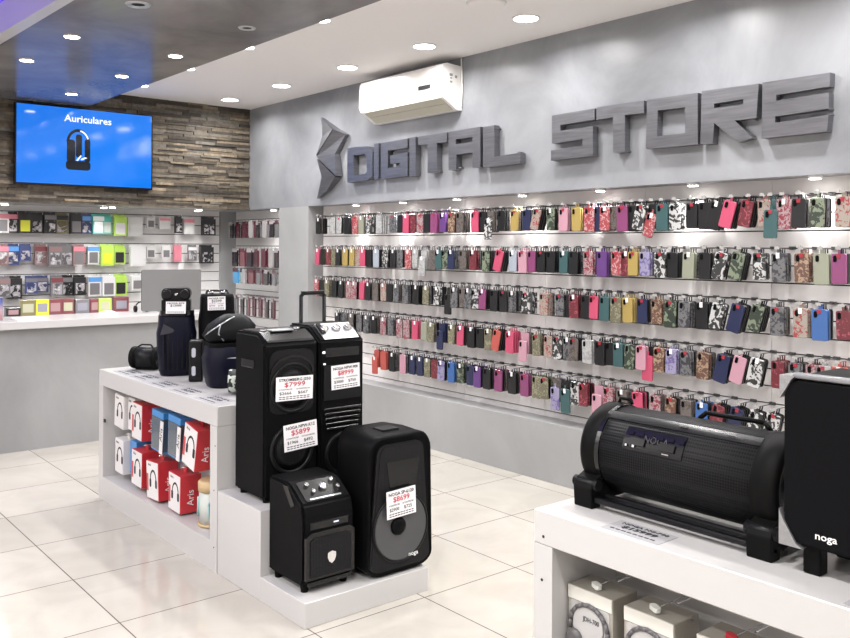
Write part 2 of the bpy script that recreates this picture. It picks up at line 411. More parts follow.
# ================================================================ AIR CONDITIONER
ac = thing('air_conditioner', 'white split air conditioner high on the grey sign wall', 'air conditioner', (XW, 5.44, 2.64))
bm = NB(); M_ac = mat('ac_white', (.86,.84,.82), .3, coat=.3); M_acu = mat('ac_louver', (.52,.50,.42), .45)
prof = [(0,.335),(-.15,.345),(-.185,.335),(-.20,.31),(-.205,.12),(-.19,.085),(-.05,.0),(0,.0)]
prism(bm, prof, lambda u,v,d: Vector((u,d,v)), -.53, .53)
obj('housing', bm, M_ac, ac)
bm = NB(); prism(bm, [(-.193,.079),(-.135,.045),(-.132,.052),(-.19,.087)], lambda u,v,d: Vector((u,d,v)), -.50, .48); obj('louver', bm, M_acu, ac)
bm = NB(); prism(bm, [(-.130,.042),(-.06,.001),(-.057,.007),(-.126,.05)], lambda u,v,d: Vector((u,d,v)), -.50, .48); obj('louver', bm, M_acu, ac)
bm = NB(); box(bm, -.209,-.203,-.40,-.26,.165,.195); obj('display_window', bm, M_ink, ac)
bm = NB()
for (y, z, s) in ((0,.25,.02),(0.0,.20,.014),(0,.23,.01)): box(bm, -.115+z*0-.5*s, -.115+.5*s+.01, -.532,-.53, z, z+s)
box(bm, -.07,-.05,-.532,-.53,.24,.26); obj('rating_sticker', bm, mat('sticker_grey', (.3,.3,.3), .5), ac)
bm = NB(); tube(bm, [(-.01,-.535,.40),(-.01,-.545,.2),(-.01,-.54,.03)], .006); obj('pipe_cable', bm, M_ac, ac)
# ================================================================ TELEVISION
tv = thing('television', 'wall-mounted flat television showing a blue headphone slide', 'television', (2.705, YB-.03, 2.145))
bm = NB(); box(bm, -.625,.625,-.055,.0,-.005,.722,0,.006); obj('bezel', bm, M_gloss, tv)
M_scr = mat('tv_screen', (.0,.02,.06), .08, emit=(.0,.17,.80), es=1.15, coat=.7); 
bm = NB(); box(bm, -.612,.612,-.0575,-.054,.012,.710); obj('screen', bm, M_scr, tv)
M_wt = mat('screen_white', (.1,.1,.1), .2, emit=(.85,.92,1), es=1.2); M_sb = mat('screen_black', (.004,.006,.01), .12)
text('screen_text', 'Auriculares', .088, M_wt, tv, (.01,-.0585,.615), width=.43, bold=.0015)
hp = NB()
for k in range(28):
    a0, a1 = math.radians(180-k*180/28), math.radians(180-(k+1)*180/28)
    def pt(a, r): return (-.08+r*.105*math.cos(a), .40+r*.125*math.sin(a))
    q = [pt(a0,1), pt(a1,1), pt(a1,.78), pt(a0,.78)]
    prism(hp, q, FR, -.0592, -.0578)
prism(hp, rrect(.075,.21,.03,5,-.145,.32), FR, -.0594,-.0578)
prism(hp, rrect(.055,.21,.02,5,-.075,.37), FR, -.0594,-.0578)
prism(hp, rrect(.22,.085,.03,5,-.08,.19), FR, -.0590,-.0578)
prism(hp, rrect(.05,.21,.02,5,.002,.33), FR, -.0594,-.0578)
obj('headphone_picture', hp, M_sb, tv)
bm = NB()
prism(bm, [(-.10,.235),(-.06,.285),(-.05,.28),(-.085,.23)], FR, -.0604,-.0595); prism(bm, [(-.06,.25),(-.02,.27),(.0,.262),(-.05,.24)], FR, -.0604,-.0595)
for k in range(10):
    a0, a1 = math.radians(80-k*6), math.radians(74-k*6)
    prism(bm, [(-.08+.1*math.cos(a),.40+.118*math.sin(a)) for a in (a0,a1)]+[(-.08+.085*math.cos(a),.40+.103*math.sin(a)) for a in (a1,a0)], FR, -.0604,-.0593)
obj('picture_highlight', bm, M_wt, tv)
# ================================================================ COUNTER
bm = NB(); box(bm, .2, 3.40, 7.17, 7.75, 0, .95); tag(obj('service_counter', bm, M_counter), 'grey concrete service counter below the television', 'counter')
bm = NB(); box(bm, .2, 3.46, 7.12, 7.80, .95, 1.01, 0, .004); tag(obj('countertop', bm, M_white), 'long white top slab lying on the grey service counter', 'countertop')
sg = thing('display_stand', 'small upright photo panel at the left end of the counter', 'display panel', (1.66,7.3,1.01), .15)
M_photo = mat('sunset_photo', (.3,.3,.5), .3); v = coords(M_photo); N,L,b = nt(M_photo)
s_ = N.new('ShaderNodeSeparateXYZ'); L.new(v, s_.inputs[0]); mm = N.new('ShaderNodeMath'); mm.operation='MULTIPLY'; mm.inputs[1].default_value=5; L.new(s_.outputs['Z'], mm.inputs[0])
L.new(ramp(M_photo, mm.outputs[0], [(0,(.35,.15,.15)),(.4,(.5,.35,.4)),(.7,(.12,.14,.35)),(1,(.03,.05,.2))]), b.inputs['Base Color'])
bm = NB(); box(bm, -.12,.12,-.01,.01,.0,.185,0,.003); obj('panel_frame', bm, M_silver, sg)
bm = NB(); box(bm, -.113,.113,-.012,-.009,.008,.178); obj('photo', bm, M_photo, sg)
bm = NB(); box(bm, 1.86,2.08,7.22,7.42,1.01,1.022,0,.002); tag(obj('paper_pad', bm, M_paper), 'white paper pad lying at the left of the countertop', 'paper')
bm = NB(); 
for k in range(1): lathe(bm, [(.001,.03),(.04,.026),(.075,.012),(.085,0)], 20, Matrix.Translation((2.66,7.5,1.01)) @ Matrix.Scale(.6,4,(0,1,0)), 0)
tag(obj('paper_bag', bm, M_paper), 'crumpled white bag lying flat on the countertop', 'bag')
bm = NB(); box(bm, 2.55,2.63,7.3,7.36,1.01,1.02); 
tag(obj('card_holder', bm, M_paper), 'tiny white card lying on the countertop right of the pad', 'card')
mo = thing('monitor', 'silver back of a computer monitor on the countertop', 'monitor', (3.20,7.42,1.01), -.12)
bm = NB(); prism(bm, rrect(.53,.365,.015,4,0,.195), FR, -.012,.012); obj('screen_shell', bm, mat('monitor_silver', (.19,.19,.19), .4, .2), mo)
bm = NB(); prism(bm, [(-.27,-.0),(-.30,.0),(-.33,.0)][:3], FR, 0,.001) if False else box(bm, -.10,.10,-.08,.1,0,.008); box(bm,-.03,.03,.012,.03,.0,.2); obj('stand', bm, M_silver, mo)
# ================================================================ PHONE CASES ON THE WALL
COL = {'K':('black',(.012,.012,.014)),'W':('clear white',(.62,.62,.62)),'G':('grey',(.22,.22,.23)),'B':('taupe',(.20,.165,.15)),'P':('hot pink',(.85,.06,.19)),
 'R':('red patterned',(.55,.05,.07)),'D':('dark red',(.22,.02,.035)),'M':('plum',(.36,.05,.22)),'V':('deep purple',(.17,.04,.30)),'N':('navy',(.02,.03,.11)),
 'U':('blue',(.03,.17,.55)),'T':('teal',(.05,.15,.16)),'Y':('gold',(.62,.43,.08)),'O':('olive',(.22,.20,.12)),'L':('pale green',(.42,.44,.32)),
 'S':('light blue',(.50,.57,.68)),'C':('cream',(.50,.43,.36)),'F':('pink floral',(.55,.40,.41)),'E':('green camouflage',(.05,.07,.05)),'X':('black and white',(.05,.05,.05)),
 'Q':('light pink',(.80,.38,.50)),'A':('coral red',(.75,.10,.07)),'H':('brown patterned',(.20,.09,.06)),'J':('lilac',(.42,.38,.62))}
PAT = {'R':((.75,.5,.5),.55,40),'F':((.35,.05,.08),.52,45),'E':((.28,.33,.23),.52,22),'X':((.75,.75,.75),.52,24),'H':((.5,.36,.25),.55,36),'C':((.45,.08,.08),.56,42),'O':((.4,.38,.26),.55,38),'G':((.06,.06,.07),.53,30),'D':((.5,.12,.16),.60,36),'W':((.42,.42,.43),.54,30),'B':((.1,.08,.07),.56,34),'J':((.2,.16,.4),.55,24)}
def cmat(c):
    n = 'case_'+COL[c][0].replace(' ','_')
    if n in _M: return _M[n]
    PATS = .62; col = tuple(q*.5+.10*sum(COL[c][1])/3 for q in COL[c][1]); m = mat(n, col, .35, coat=.15)
    if c in PAT:
        c2, th, sc = PAT[c]; N, L, b = nt(m)
        v = coords(m, (1,1,1), True); f = noise(m, v, sc, 2, .5, 1.5)
        c2 = tuple(q*PATS for q in c2); L.new(ramp(m, f, [(0,col),(th,c2)], 'CONSTANT'), b.inputs['Base Color'])
    return m
def case_mesh(c, k):
    bm = NB(); w, h, t = [(.078,.155,.011),(.074,.148,.011),(.082,.162,.012)][k]
    zc = -.022-h/2
    prism(bm, rrect(w, h, .011, 4, 0, zc), FR, -.5*t, .5*t)
    es = [e for e in bm.edges if abs(e.verts[0].co.y-e.verts[1].co.y) < 1e-6]
    bmesh.ops.bevel(bm, geom=es, offset=.0022, segments=1, affect='EDGES')
    box(bm, -.006,.006,-.001,.001,-.024,.0035)      # hanging loop
    return mesh('phone_case', bm, [cmat(c)])
CM = {}
bm = NB(); prism(bm, rrect(.018,.034,.008,4,-.018,-.048), FR, -.0085,-.0045); camw = mesh('camera_window', bm, M_blackm)
bm = NB(); box(bm, -.009,.009,-.0085,-.004,-.050,-.020); tabw = mesh('hang_card', bm, M_paper); 
bm = NB(); box(bm, -.010,.010,-.0085,-.004,-.044,-.024); tabr = mesh('hang_card', bm, mat('card_red', (.30,.02,.035), .4))
# hook: rod out of the wall, with back clip and price label
bm = NB(); rod(bm, (0,0,0), (0,-.165,0), .0026, 6); rod(bm, (0,-.165,-.001), (0,-.17,.014), .0026, 6); M_hook = mat('hook_steel', (.22,.22,.23), .4, .8); hookm = mesh('display_hook', bm, M_hook)
bm = NB(); box(bm, -.017,.017,-.012,.0,-.006,.010); clipm = mesh('back_clip', bm, mat('clip_grey', (.10,.10,.10), .5, .3))
bm = NB(); box(bm, -.014,.014,-.1725,-.1705,-.006,.010); tickm = mesh('price_ticket', bm, mat('ticket', (.34,.33,.32), .5))
ROWW = ['top','second','third','fourth','bottom']
ROWS = [
 "318.6K 333W 339W 347K 355R 360L 369X+ 379W 392G 401K 406P 412D 420F 427K 434M 443V+ 451H 460B 474.5P 482K 488.6X_ 502K+ 514.5Y 526.5N 538.6C/ 550.7E 563.5Q 576Y 589R 597N 605R 612B 622M+ 632K 642X/ 652R_/ 662T 675X 692K+ 705K 718K/ 732P/ 749D/+ 763C 771T_ 783F 799K 818E+ 843C",
 "317.5P 323K 328D 332O 338K 345Y 352Y 357C 362.5P 368K 376S 385X 393K 400G 408R 414W 422W_ 432.5B 438T 443.5E 451N 463B 473D 486E+ 501P/+ 513S 522Q 530.5M 541K 551K 563.6T 574K 588F 602V 616R 625D 633Y 644.6J 660X 671K 689L 705K+ 723X/ 740E/+ 759X+ 778G 801.5H 821L 839M",
 "316.5R 322K 326.7O 334.5K 341K 348.6F 354F 362P 368K 375B 383C 389.5K 396G 405.5G 416K 426O 436.5X 448K_ 454G 461B 468G 474X 482.5M 494K 503K 511G 526X 543.6C+ 559.5G 566K 573.6D 586K 594P 604.7T 616O 626Y 642N+ 656H 670.5E 684.6G+ 701.5K+ 720X/ 740N/ 760E/+ 777G 800.6C 819.4U 843D",
 "337K 344G 351B 359G 366G 373.5K 383F 390.4G 399F 406F 415P 424L 431O 440N_ 451.5O 460.5P+ 471K+ 480K 488O 498A/ 509.7P 523Q_ 536O 548C 557.7X 566G 574B 586.8W 600K 609K 618T 630E 641Q 647P_ 659H 671.5J 685.5G+ 703.4H+ 725N/ 742Q/+ 759X/ 778D 796G 813F 823W 838A",
 "374.4A_ 383A 392K 402.6Q 412N 419.5N 427O 434D 441J 450.6U+ 460E 470N 477V 487K+ 498.5M 512K+ 524.4M 536O 544O 555J_ 565T_ 574X 583D 597Q_ 608F 621.6B 637P+ 655F 671H 686B+ 702U 720D/ 739N/ 758X/ 775X/"]
hook0 = None; case0 = None; ncase = 0; budget = 75; behind = []
ZR = [1.892, 1.6025, 1.313, 1.0235, .734]
rx = -PI/2
caseinfo = []
for r, row in enumerate(ROWS):
    prev = None; ents = []
    zr = ZR[r]
    for t in row.split():
        num = ''.join(ch for ch in t if ch.isdigit() or ch == '.'); fl = t[len(num):]
        X = XW+.012
        ypx = {0:215,1:262,2:310,3:355,4:400}[r]
        Y = onx(float(num), ypx, X).y
        ents.append((Y, fl))
    ents.sort(key=lambda e: -e[0])
    for i, (Y, fl) in enumerate(ents):
        if i and ents[i-1][0]-Y < .05: pass
        c = fl[0]; cn = COL[c][0]
        near = i and ents[i-1][0]-Y < .083
        pcn = COL[ents[i-1][1][0]][0] if i else None
        after = 'after a %s one' % pcn if pcn else 'first at the far end'
        lab = '%s phone case %s, %s row, %s hook from the column' % (cn, after, ROWW[r], ordn(i+1))
        if len(lab.split()) > 16: lab = '%s phone case, %s row, %s hook from the grey column' % (cn, ROWW[r], ordn(i+1))
        off = 0.0
        if hook0 is None:
            h = thing('display_hook', '', 'display hook', (XS, Y, zr), rx, 'hooks on the long slatted wall')
            obj('hook_rod', hookm, None, h); obj('back_clip', clipm, None, h); obj('price_ticket', tickm, None, h); hook0 = h
        else: h = dup(hook0, None, (XS, Y, zr))
        h['label'] = 'thin hook carrying a %s case, %s row, %s from the column' % (cn, ROWW[r], ordn(i+1))
        kk = random.choice((0,0,1,2)) if Y < 4 else random.choice((0,1))
        depth = .158 - (.012 if (near and i % 2) else 0)
        stack = 2 if ('+' in fl or (Y < 3.75)) and budget > 0 else 1; budget -= (stack-1)
        tilt = math.radians(random.uniform(-2.5,2.5)) + (math.radians(-14) if '/' in fl else 0)
        for q in range(stack, 4 if fl[0] not in 'WX' or Y > 4 else 3):
            behind.append((XS-depth+q*.024, Y, zr-.004, tilt if '/' in fl else 0, random.choice((c,c,'K','K','G','B')) if '/' not in fl else 'K', kk))
        for s in range(stack):
            cc = c if s == 0 else ('K' if c in 'PDERMN' else c)
            key = (cc, kk)
            if key not in CM: CM[key] = case_mesh(cc, kk)
            x = XS-depth+s*.024
            zz = zr - .004 - (.055 if ('_' in fl and s == 0) else 0)
            o = bpy.data.objects.new('phone_case', CM[key]); C.objects.link(o)
            o.location = (x, Y, zz)
            o.rotation_euler = (0, -tilt if False else 0, rx)
            o.matrix_world = Matrix.Translation((x, Y, zz)) @ Matrix.Rotation(rx, 4, 'Z') @ Matrix.Rotation(-tilt, 4, 'Y')
            l2 = lab if s == 0 else '%s phone case behind the front one, %s row, %s hook from the column' % (COL[cc][0], ROWW[r], ordn(i+1))
            tag(o, l2, 'phone case', 'phone cases on the long slatted wall'); ncase += 1
            if s == 0:
                if Y < 5.2:
                    a = bpy.data.objects.new('camera_window', camw); C.objects.link(a); a.parent = o
                    if c in 'KNVDE' : a.data = camw
                a = bpy.data.objects.new('hang_card', tabw if (r in (1,2,3,4) and Y > 4.6 and i % 2 == 0) or i % 5 == 0 else tabr); 
                if i % 5 == 0 or i % 2 == 0: C.objects.link(a); a.parent = o
            if '_' in fl and s == 0:
                pass
print('cases', ncase, len(behind))
bm = NB(); keys = []
for (x, y, z, tl, c, kk) in behind:
    if c not in keys: keys.append(c)
    w_, h_ = [(.070,.155),(.068,.148),(.072,.160)][kk]
    Mx = Matrix.Translation((x,y,z)) @ Matrix.Rotation(rx,4,'Z') @ Matrix.Rotation(-tl,4,'Y')
    prism(bm, rrect(w_, h_, .012, 2, 0, -.022-h_/2), lambda u,v,d: Mx @ Vector((u,d,v)), -.0045,.0045, keys.index(c))
    a = Mx @ Vector((0,0,-.03)); b_ = Mx @ Vector((0,0,.002)); rod(bm, a, b_, .004, 5, keys.index(c))
o = tag(obj('phone_cases_behind', bm, [cmat(k) for k in keys]), 'dense stock of assorted phone cases packed behind the front ones on the long wall', 'phone cases')
o['kind'] = 'stuff'
# ================================================================ PRODUCTS ON THE BACK RACK
def hangbox(w, h, d, body, front, inner, wtop=.3):
    bm = NB(); box(bm, -w/2,w/2,-d,0,-h,-.012); box(bm, -w/2,w/2,-.0015,.0015,-.012,.012)
    b = mesh('carton', bm, body)
    bm = NB(); box(bm, -w/2*.98,w/2*.98,-d-.0015,-d+.001,-h*wtop,-.014); f = mesh('header_panel', bm, front)
    bm = NB(); box(bm, -w/2*.75,w/2*.75,-d-.0025,-d+.001,-h*.92,-h*(wtop+.06)); g = mesh('product_window', bm, inner)
    return b, f, g
bc = {'K':(.02,.02,.022),'W':(.78,.78,.78),'G':(.20,.19,.20),'N':(.06,.08,.22),'T':(.10,.55,.50),'L':(.50,.75,.12),'P':(.75,.25,.32),'R':(.45,.03,.05),'U':(.12,.35,.75),'D':(.22,.06,.07),'O':(.25,.22,.10),'Y':(.75,.78,.05),'H':(.32,.20,.20)}
bn = {'K':'black','W':'white','G':'grey','N':'navy','T':'teal','L':'lime green','P':'pink','R':'red','U':'blue','D':'dark red','O':'olive brown','Y':'bright yellow','H':'dull pink'}
def bmt(c): return mat('carton_'+bn[c].replace(' ','_'), bc[c], .35, coat=.3)
HB = {}
def printmat(c):
    n = 'package_print_'+bn[c].replace(' ','_')
    if n in _M: return _M[n]
    m = mat(n, bc[c], .35); N, L, b = nt(m); v = coords(m, (1,1,1), True)
    L.new(ramp(m, noise(m, v, 17, 3, .6, .8), [(0,tuple(q*.6 for q in bc[c])),(.5,(.42,.40,.42)),(.6,(.66,.64,.66))], 'CONSTANT'), b.inputs['Base Color']); return m
def hb(c, c2, c3, sz):
    k = (c,c2,c3,sz)
    if k not in HB: HB[k] = hangbox(sz[0], sz[1], sz[2], bmt(c), bmt(c2), printmat(c) if (c3 == 'W' and c in 'KGNDHO') else bmt(c3))
    return HB[k]
S_, Mz, Lz = (.112,.19,.045), (.125,.205,.05), (.16,.21,.05)
BACK = [ # z row, [(px, body, header, window, size)]
 (1.925, 'top', [(2,'W','P','G',S_),(13,'K','P','W',S_),(25,'K','K','Y',S_),(38,'K','K','W',S_),(50,'K','G','W',S_),(63,'O','K','W',S_),(76,'K','K','G',S_),(88,'N','U','W',S_),(98,'T','W','W',S_),(107.5,'T','T','W',S_),(120,'L','L','W',Mz),(136,'W','W','W',Lz),(151,'W','W','G',(.08,.12,.03)),(166,'W','P','W',(.12,.13,.05)),(179,'K','K','W',(.08,.17,.03)),(191,'W','P','W',(.12,.18,.03)),(208.5,'K','K','W',(.15,.19,.05))]),
 (1.62, 'second', [(2,'H','P','W',S_),(14,'N','U','W',S_),(25.5,'N','N','W',(.10,.15,.03)),(42,'H','D','W',S_),(55,'G','H','W',Mz),(68,'G','G','W',Mz),(79,'H','P','G',S_),(94.6,'W','U','G',S_),(107,'L','L','Y',Mz),(121,'L','L','K',S_),(137.7,'W','W','W',Lz),(153,'W','W','G',(.09,.13,.03)),(166.5,'W','W','G',(.09,.13,.03)),(180,'P','P','P',(.09,.17,.02)),(193,'G','W','W',(.10,.16,.02)),(208.5,'K','K','W',(.15,.19,.05))]),
 (1.315, 'third', [(4,'G','H','W',S_),(16,'K','K','W',Mz),(32,'N','G','W',(.11,.16,.03)),(44,'N','G','W',(.11,.15,.03)),(57,'G','D','W',S_),(69,'K','G','W',S_),(80,'K','K','W',S_),(96,'W','U','G',Mz),(108.5,'W','W','G',Mz),(122,'L','L','K',Mz),(138,'W','W','G',(.14,.15,.05))]),
 (1.185, 'low', []),
]
hb0 = None; hookb = None
for z0, rw, items in BACK:
    for i, (px, c, c2, c3, sz) in enumerate(items):
        X = ony(px, 240, YSB-.13).x
        p = bn[items[i-1][1]] if i else None
        lab = '%s boxed accessory, %s row of the back rack, %s from the left' % (bn[c], rw, ordn(i+1))
        t = thing('accessory_box', lab, 'boxed accessory', (X, YSB-.10+(.045 if i % 2 else 0), z0-.02), random.uniform(-.04,.04), 'boxed accessories on the back rack')
        b, f, g = hb(c,c2,c3,sz)
        obj('carton', b, None, t); obj('header_panel', f, None, t); obj('product_window', g, None, t)
        if hookb is None:
            bm = NB(); rod(bm, (0,0,0), (0,-.16,0), .0028, 6); rod(bm, (0,-.16,0),(0,-.165,.012), .0028, 6); hookbm = mesh('display_hook', bm, M_chrome); hookb = 1
        tag(obj('display_hook', hookbm, None, None, loc=(X, YSB, z0-.011)), 'thin hook of the %s box, %s back rack row, %s from the left' % (bn[c], rw, ordn(i+1)), 'display hook', 'hooks on the back rack')
# low boxes standing on the counter's rear edge
for i, (px, c, w, h, d) in enumerate([(13,'K',.11,.07,.08),(28,'O',.12,.13,.08),(42,'Y',.11,.13,.07),(55,'D',.11,.13,.07),(68,'D',.10,.13,.07),(82,'G',.12,.12,.07),(94,'D',.08,.12,.06),(105,'L',.11,.12,.07),(121,'D',.13,.13,.08)]):
    X = ony(px, 313, 7.72).x
    t = thing('product_box', '%s product box on the rear of the countertop, %s from the left' % (bn[c], ordn(i+1)), 'product box', (X,7.74,1.01), random.uniform(-.1,.1), 'boxes along the rear of the countertop')
    bm = NB(); box(bm, -w/2,w/2,-d/2,d/2,0,h,0,.003,1); obj('carton', bm, bmt(c), t)
    bm = NB(); box(bm, -w/2*.7,w/2*.7,-d/2-.0015,-d/2+.001,h*.2,h*.75); obj('printed_panel', bm, mat('print_soft_%d' % (i % 3), [(.4,.25,.25),(.5,.5,.35),(.3,.3,.35)][i % 3], .4), t)
X = ony(141,312,7.6).x
t = thing('headphones', 'black headphones lying on the countertop left of the monitor', 'headphones', (X-.02,7.55,1.01))
bm = NB(); pts = [(.05*math.cos(a), 0, .035+.055*math.sin(a)) for a in [math.radians(q) for q in range(0,181,20)]]; tube(bm, pts, .006); obj('headband', bm, M_black, t)
for s in (-1,1):
    bm = NB(); lathe(bm, [(.02,-.012),(.03,-.008),(.03,.008),(.02,.012)], 18, Matrix.Translation((s*.05,0,.03)) @ Matrix.Rotation(PI/2,4,'Y')); obj('ear_cup', bm, M_black, t)
# side rack left of the column
def pouch_mesh(w, h, body, card):
    bm = NB(); prism(bm, [(-w/2,-.015),(w/2,-.015),(w/2,-h*.9),(w/2*.8,-h),(-w/2*.8,-h),(-w/2,-h*.9)], FR, -.009,.009, 0)
    prism(bm, [(-w/2,.004),(w/2,.004),(w/2,-.035),(-w/2,-.035)], FR, -.0105,-.009, 1)
    return mesh('packet', bm, [body, card])
M_pk = {c: mat('packet_'+n, cc, .25, coat=.5) for c, n, cc in (('K','black',(.025,.02,.025)),('D','maroon',(.09,.022,.035)),('G','grey',(.16,.16,.17)),('U','blue',(.05,.30,.60)),('W','white',(.36,.35,.35)),('H','rose',(.18,.08,.09)),('T','sea_green',(.35,.5,.48)))}
pkn = {'K':'black','D':'maroon','G':'grey','U':'bright blue','W':'white','H':'rose','T':'pale green'}
for (zr, rw, cols, h, w, y0, y1) in ((1.862,'top','WKKDKDDWDKGWGKG',.17,.07,8.72,7.70),(1.575,'second','KKDHDKKDWDDWK',.19,.08,8.62,7.71),(1.36,'third','UUTWDHDGHKKG',.155,.08,8.60,7.72),(1.07,'bottom','KGKKKHDDHDHKKD',.20,.035,8.58,7.72)):
    n = len(cols)
    for i, c in enumerate(cols):
        Y = y0+(y1-y0)*i/(n-1)
        key = ('pk',c,w,h)
        if key not in CM: CM[key] = pouch_mesh(w, h, M_pk[c], M_pk['W' if c in 'KW' else 'D'])
        a = -.05 if i % 2 else 0
        o = obj('accessory_packet', CM[key], None, None, loc=(XS-.155-(.02 if i % 2 else 0), Y, zr-.004), rot=(0,0,rx+random.uniform(-.15,.15)))
        tag(o, '%s hanging packet, %s row of the narrow rack, %s from its far side' % (pkn[c], rw, ordn(i+1)), 'packet', 'packets on the narrow rack')
        o2 = obj('display_hook', hookm, None, None, loc=(XS, Y, zr), rot=(0,0,rx))
        tag(o2, 'thin metal hook of the narrow rack, %s row, %s from its far side' % (rw, ordn(i+1)), 'display hook', 'hooks on the narrow rack')
# ================================================================ DISPLAY UNITS
def unit(name, label, x0, x1, y0, y1, top=.815):
    t = thing(name, label, 'display unit', (x0, y0, 0))
    W, D = x1-x0, y1-y0; bm = NB()
    box(bm, 0, W, 0, D, .715, top, 0, .003, 1)
    box(bm, 0, W, 0, .075, .0, .715); box(bm, 0, W, D-.075, D, .0, .715)
    box(bm, 0, W, .075, D-.075, .0, .145)
    obj('carcass', bm, M_white, t)
    bm = NB(); box(bm, .30, .32, .075, D-.075, .145, .715); obj('back_panel', bm, M_white, t)
    return t
u1 = unit('display_unit', 'white display unit with a headphone box niche, black speakers on top', 1.92, 2.60, 3.905, 5.56)
bm = NB(); box(bm, .0,.008,1.555,1.575,.49,.51); 
for (y, z) in ((.03,.12),(.03,.40),(.02,.62)): rod(bm, (-.001,y,z),(.001,y,z), .004, 8)
obj('screw_cap', bm, M_ink, u1)
u2 = unit('display_unit', 'white display unit in the foreground with a cylinder speaker on top', 1.92, 2.60, -.1, 1.80)
bm = NB()
for (y, z) in ((1.76,.74),(1.855,.62),(1.765,.61),(1.255,.66)):
    if y < 1.81: rod(bm, (-.0015,y+.1,z),(.001,y+.1,z), .0045, 8)
obj('screw_cap', bm, M_ink, u2)
p2 = thing('plinth', 'white stepped plinth block carrying the two tall speakers', 'plinth', (1.925,3.48,0))
bm = NB(); box(bm, 0,.67,0,.424,0,.405,0,.002,1); obj('block', bm, M_white, p2)
p3 = thing('plinth', 'low white plinth block carrying the two front speakers', 'plinth', (1.925,3.10,0))
bm = NB(); box(bm, 0,.67,0,.379,0,.108,0,.002,1); obj('block', bm, M_white, p3)
# ---- price tags
def price_tag(label, M, w, h, head, price, l3=None, l12=None, red=True, flat=False):
    t = thing('price_tag', label, 'price tag', group='printed price tags'); t.matrix_world = M
    bm = NB(); box(bm, -w/2,w/2,0,.0015,-h/2,h/2); obj('card', bm, M_paper, t)
    rt = (PI/2,0,0); y = -.0008
    text('printed_text', head, h*.17, M_ink, t, (0,y,h*.36), rt, width=w*.86, bold=.0003)
    text('printed_text', price, h*.27, M_red if red else M_ink, t, (0,y,h*.16), rt, width=w*.56, bold=.0003)
    if l3:
        text('printed_text', '3 CUOTAS DE', h*.08, M_ink, t, (-w*.25,y,-h*.03), rt, width=w*.36)
        text('printed_text', '12 CUOTAS DE', h*.08, M_ink, t, (w*.22,y,-h*.03), rt, width=w*.38)
        text('printed_text', l3, h*.17, M_ink, t, (-w*.25,y,-h*.19), rt, width=w*.32)
        text('printed_text', l12, h*.17, M_ink, t, (w*.22,y,-h*.19), rt, width=w*.27)
    bm = NB()
    for k, zz in enumerate((-.34,-.42)): 
        for q in range(9): box(bm, -w*.42+q*w*.095, -w*.42+q*w*.095+w*.07, -.0008,0, h*zz-h*.016, h*zz+h*.016)
    obj('small_print', bm, M_ink, t)
    return t
TM = lambda x,y,z,roll=0,rz=0,tilt=0: Matrix.Translation((x,y,z)) @ Matrix.Rotation(rz,4,'Z') @ Matrix.Rotation(tilt,4,'X') @ Matrix.Rotation(roll,4,'Y')
def ringd(bm, r, w, d, M, mi=0, seg=40, back=0):
    lathe(bm, [(r-w/2,back),(r-w/2,d*.7),(r-w*.2,d),(r+w*.2,d),(r+w/2,d*.7),(r+w/2,back)], seg, M, mi, False, False)
FACE = lambda x,z,y: Matrix.Translation((x,y,z)) @ Matrix.Rotation(PI/2,4,'X')     # local +Z -> -Y
# ---- tower speaker A
A = thing('tower_speaker', 'tall black speaker with arched grille, nearest the white unit', 'speaker', (2.125,3.695,.405))
w,d,h = .29,.29,.785
bm = NB(); prism(bm, [(-d/2,0.02),(d/2,.02),(d/2,h),(-d/2+.07,h),(-d/2,h-.045)], lambda u,v,q: Vector((q,u,v)), -w/2,w/2)
bmesh.ops.bevel(bm, geom=bm.edges[:], offset=.012, segments=3, affect='EDGES'); obj('cabinet', bm, M_blackm, A)
bm = NB(); prism(bm, [(-d/2+.006,h-.038),(-d/2+.012,h-.028),(-d/2+.085,h+.008),(d/2-.04,h+.008),(d/2-.04,h)], lambda u,v,q: Vector((q,u,v)), -w/2+.018,w/2-.018); obj('top_panel', bm, M_gloss, A)
bm = NB(); box(bm, -.07,.05,-.08,-.02,h+.006,h+.014,0,.003); obj('control_strip', bm, M_silver, A)
for x in (-.095,.085):
    bm = NB(); lathe(bm, [(.018,0),(.016,.01)], 18, Matrix.Translation((x,-.045,h+.008))); obj('knob', bm, M_chrome, A)
bm = NB(); prism(bm, rrect(w-.05,.30,.05,6,0,.56), FR, -d/2-.006,-d/2+.004); obj('upper_baffle', bm, M_black, A)
bm = NB(); ringd(bm, .112,.014,.012, FACE(0,.53,-d/2-.003)); obj('woofer_ring', bm, M_black, A, True)
bm = NB(); ringd(bm, .108,.018,.014, FACE(0,.24,-d/2)); obj('woofer_ring', bm, M_black, A, True)
for z in (.53,.24):
    bm = NB(); lathe(bm, [(.105,.0),(.06,.011),(.001,.015)], 32, FACE(0,z,-d/2-.004), 0, True, False); obj('woofer_grille', bm, M_grille, A, True)
bm = NB()
pts = [(.118*math.cos(a), .60+.085*math.sin(a)) for a in [math.radians(q) for q in range(0,181,12)]]
pts2 = [(.106*math.cos(a), .60+.072*math.sin(a)) for a in [math.radians(q) for q in range(180,-1,-12)]]
prism(bm, pts+pts2, FR, -d/2-.012,-d/2-.004); obj('arch_trim', bm, M_gloss, A)
bm = NB(); box(bm, -w/2-.006,-w/2+.004,-.05,.07,.62,.66,0,.004); obj('side_handle', bm, M_gloss, A)
for x in (-.11,.11):
    for y in (-.11,.11):
        bm = NB(); lathe(bm, [(.018,0),(.02,.022)], 14, Matrix.Translation((x,y,0))); obj('foot', bm, M_rubber, A)
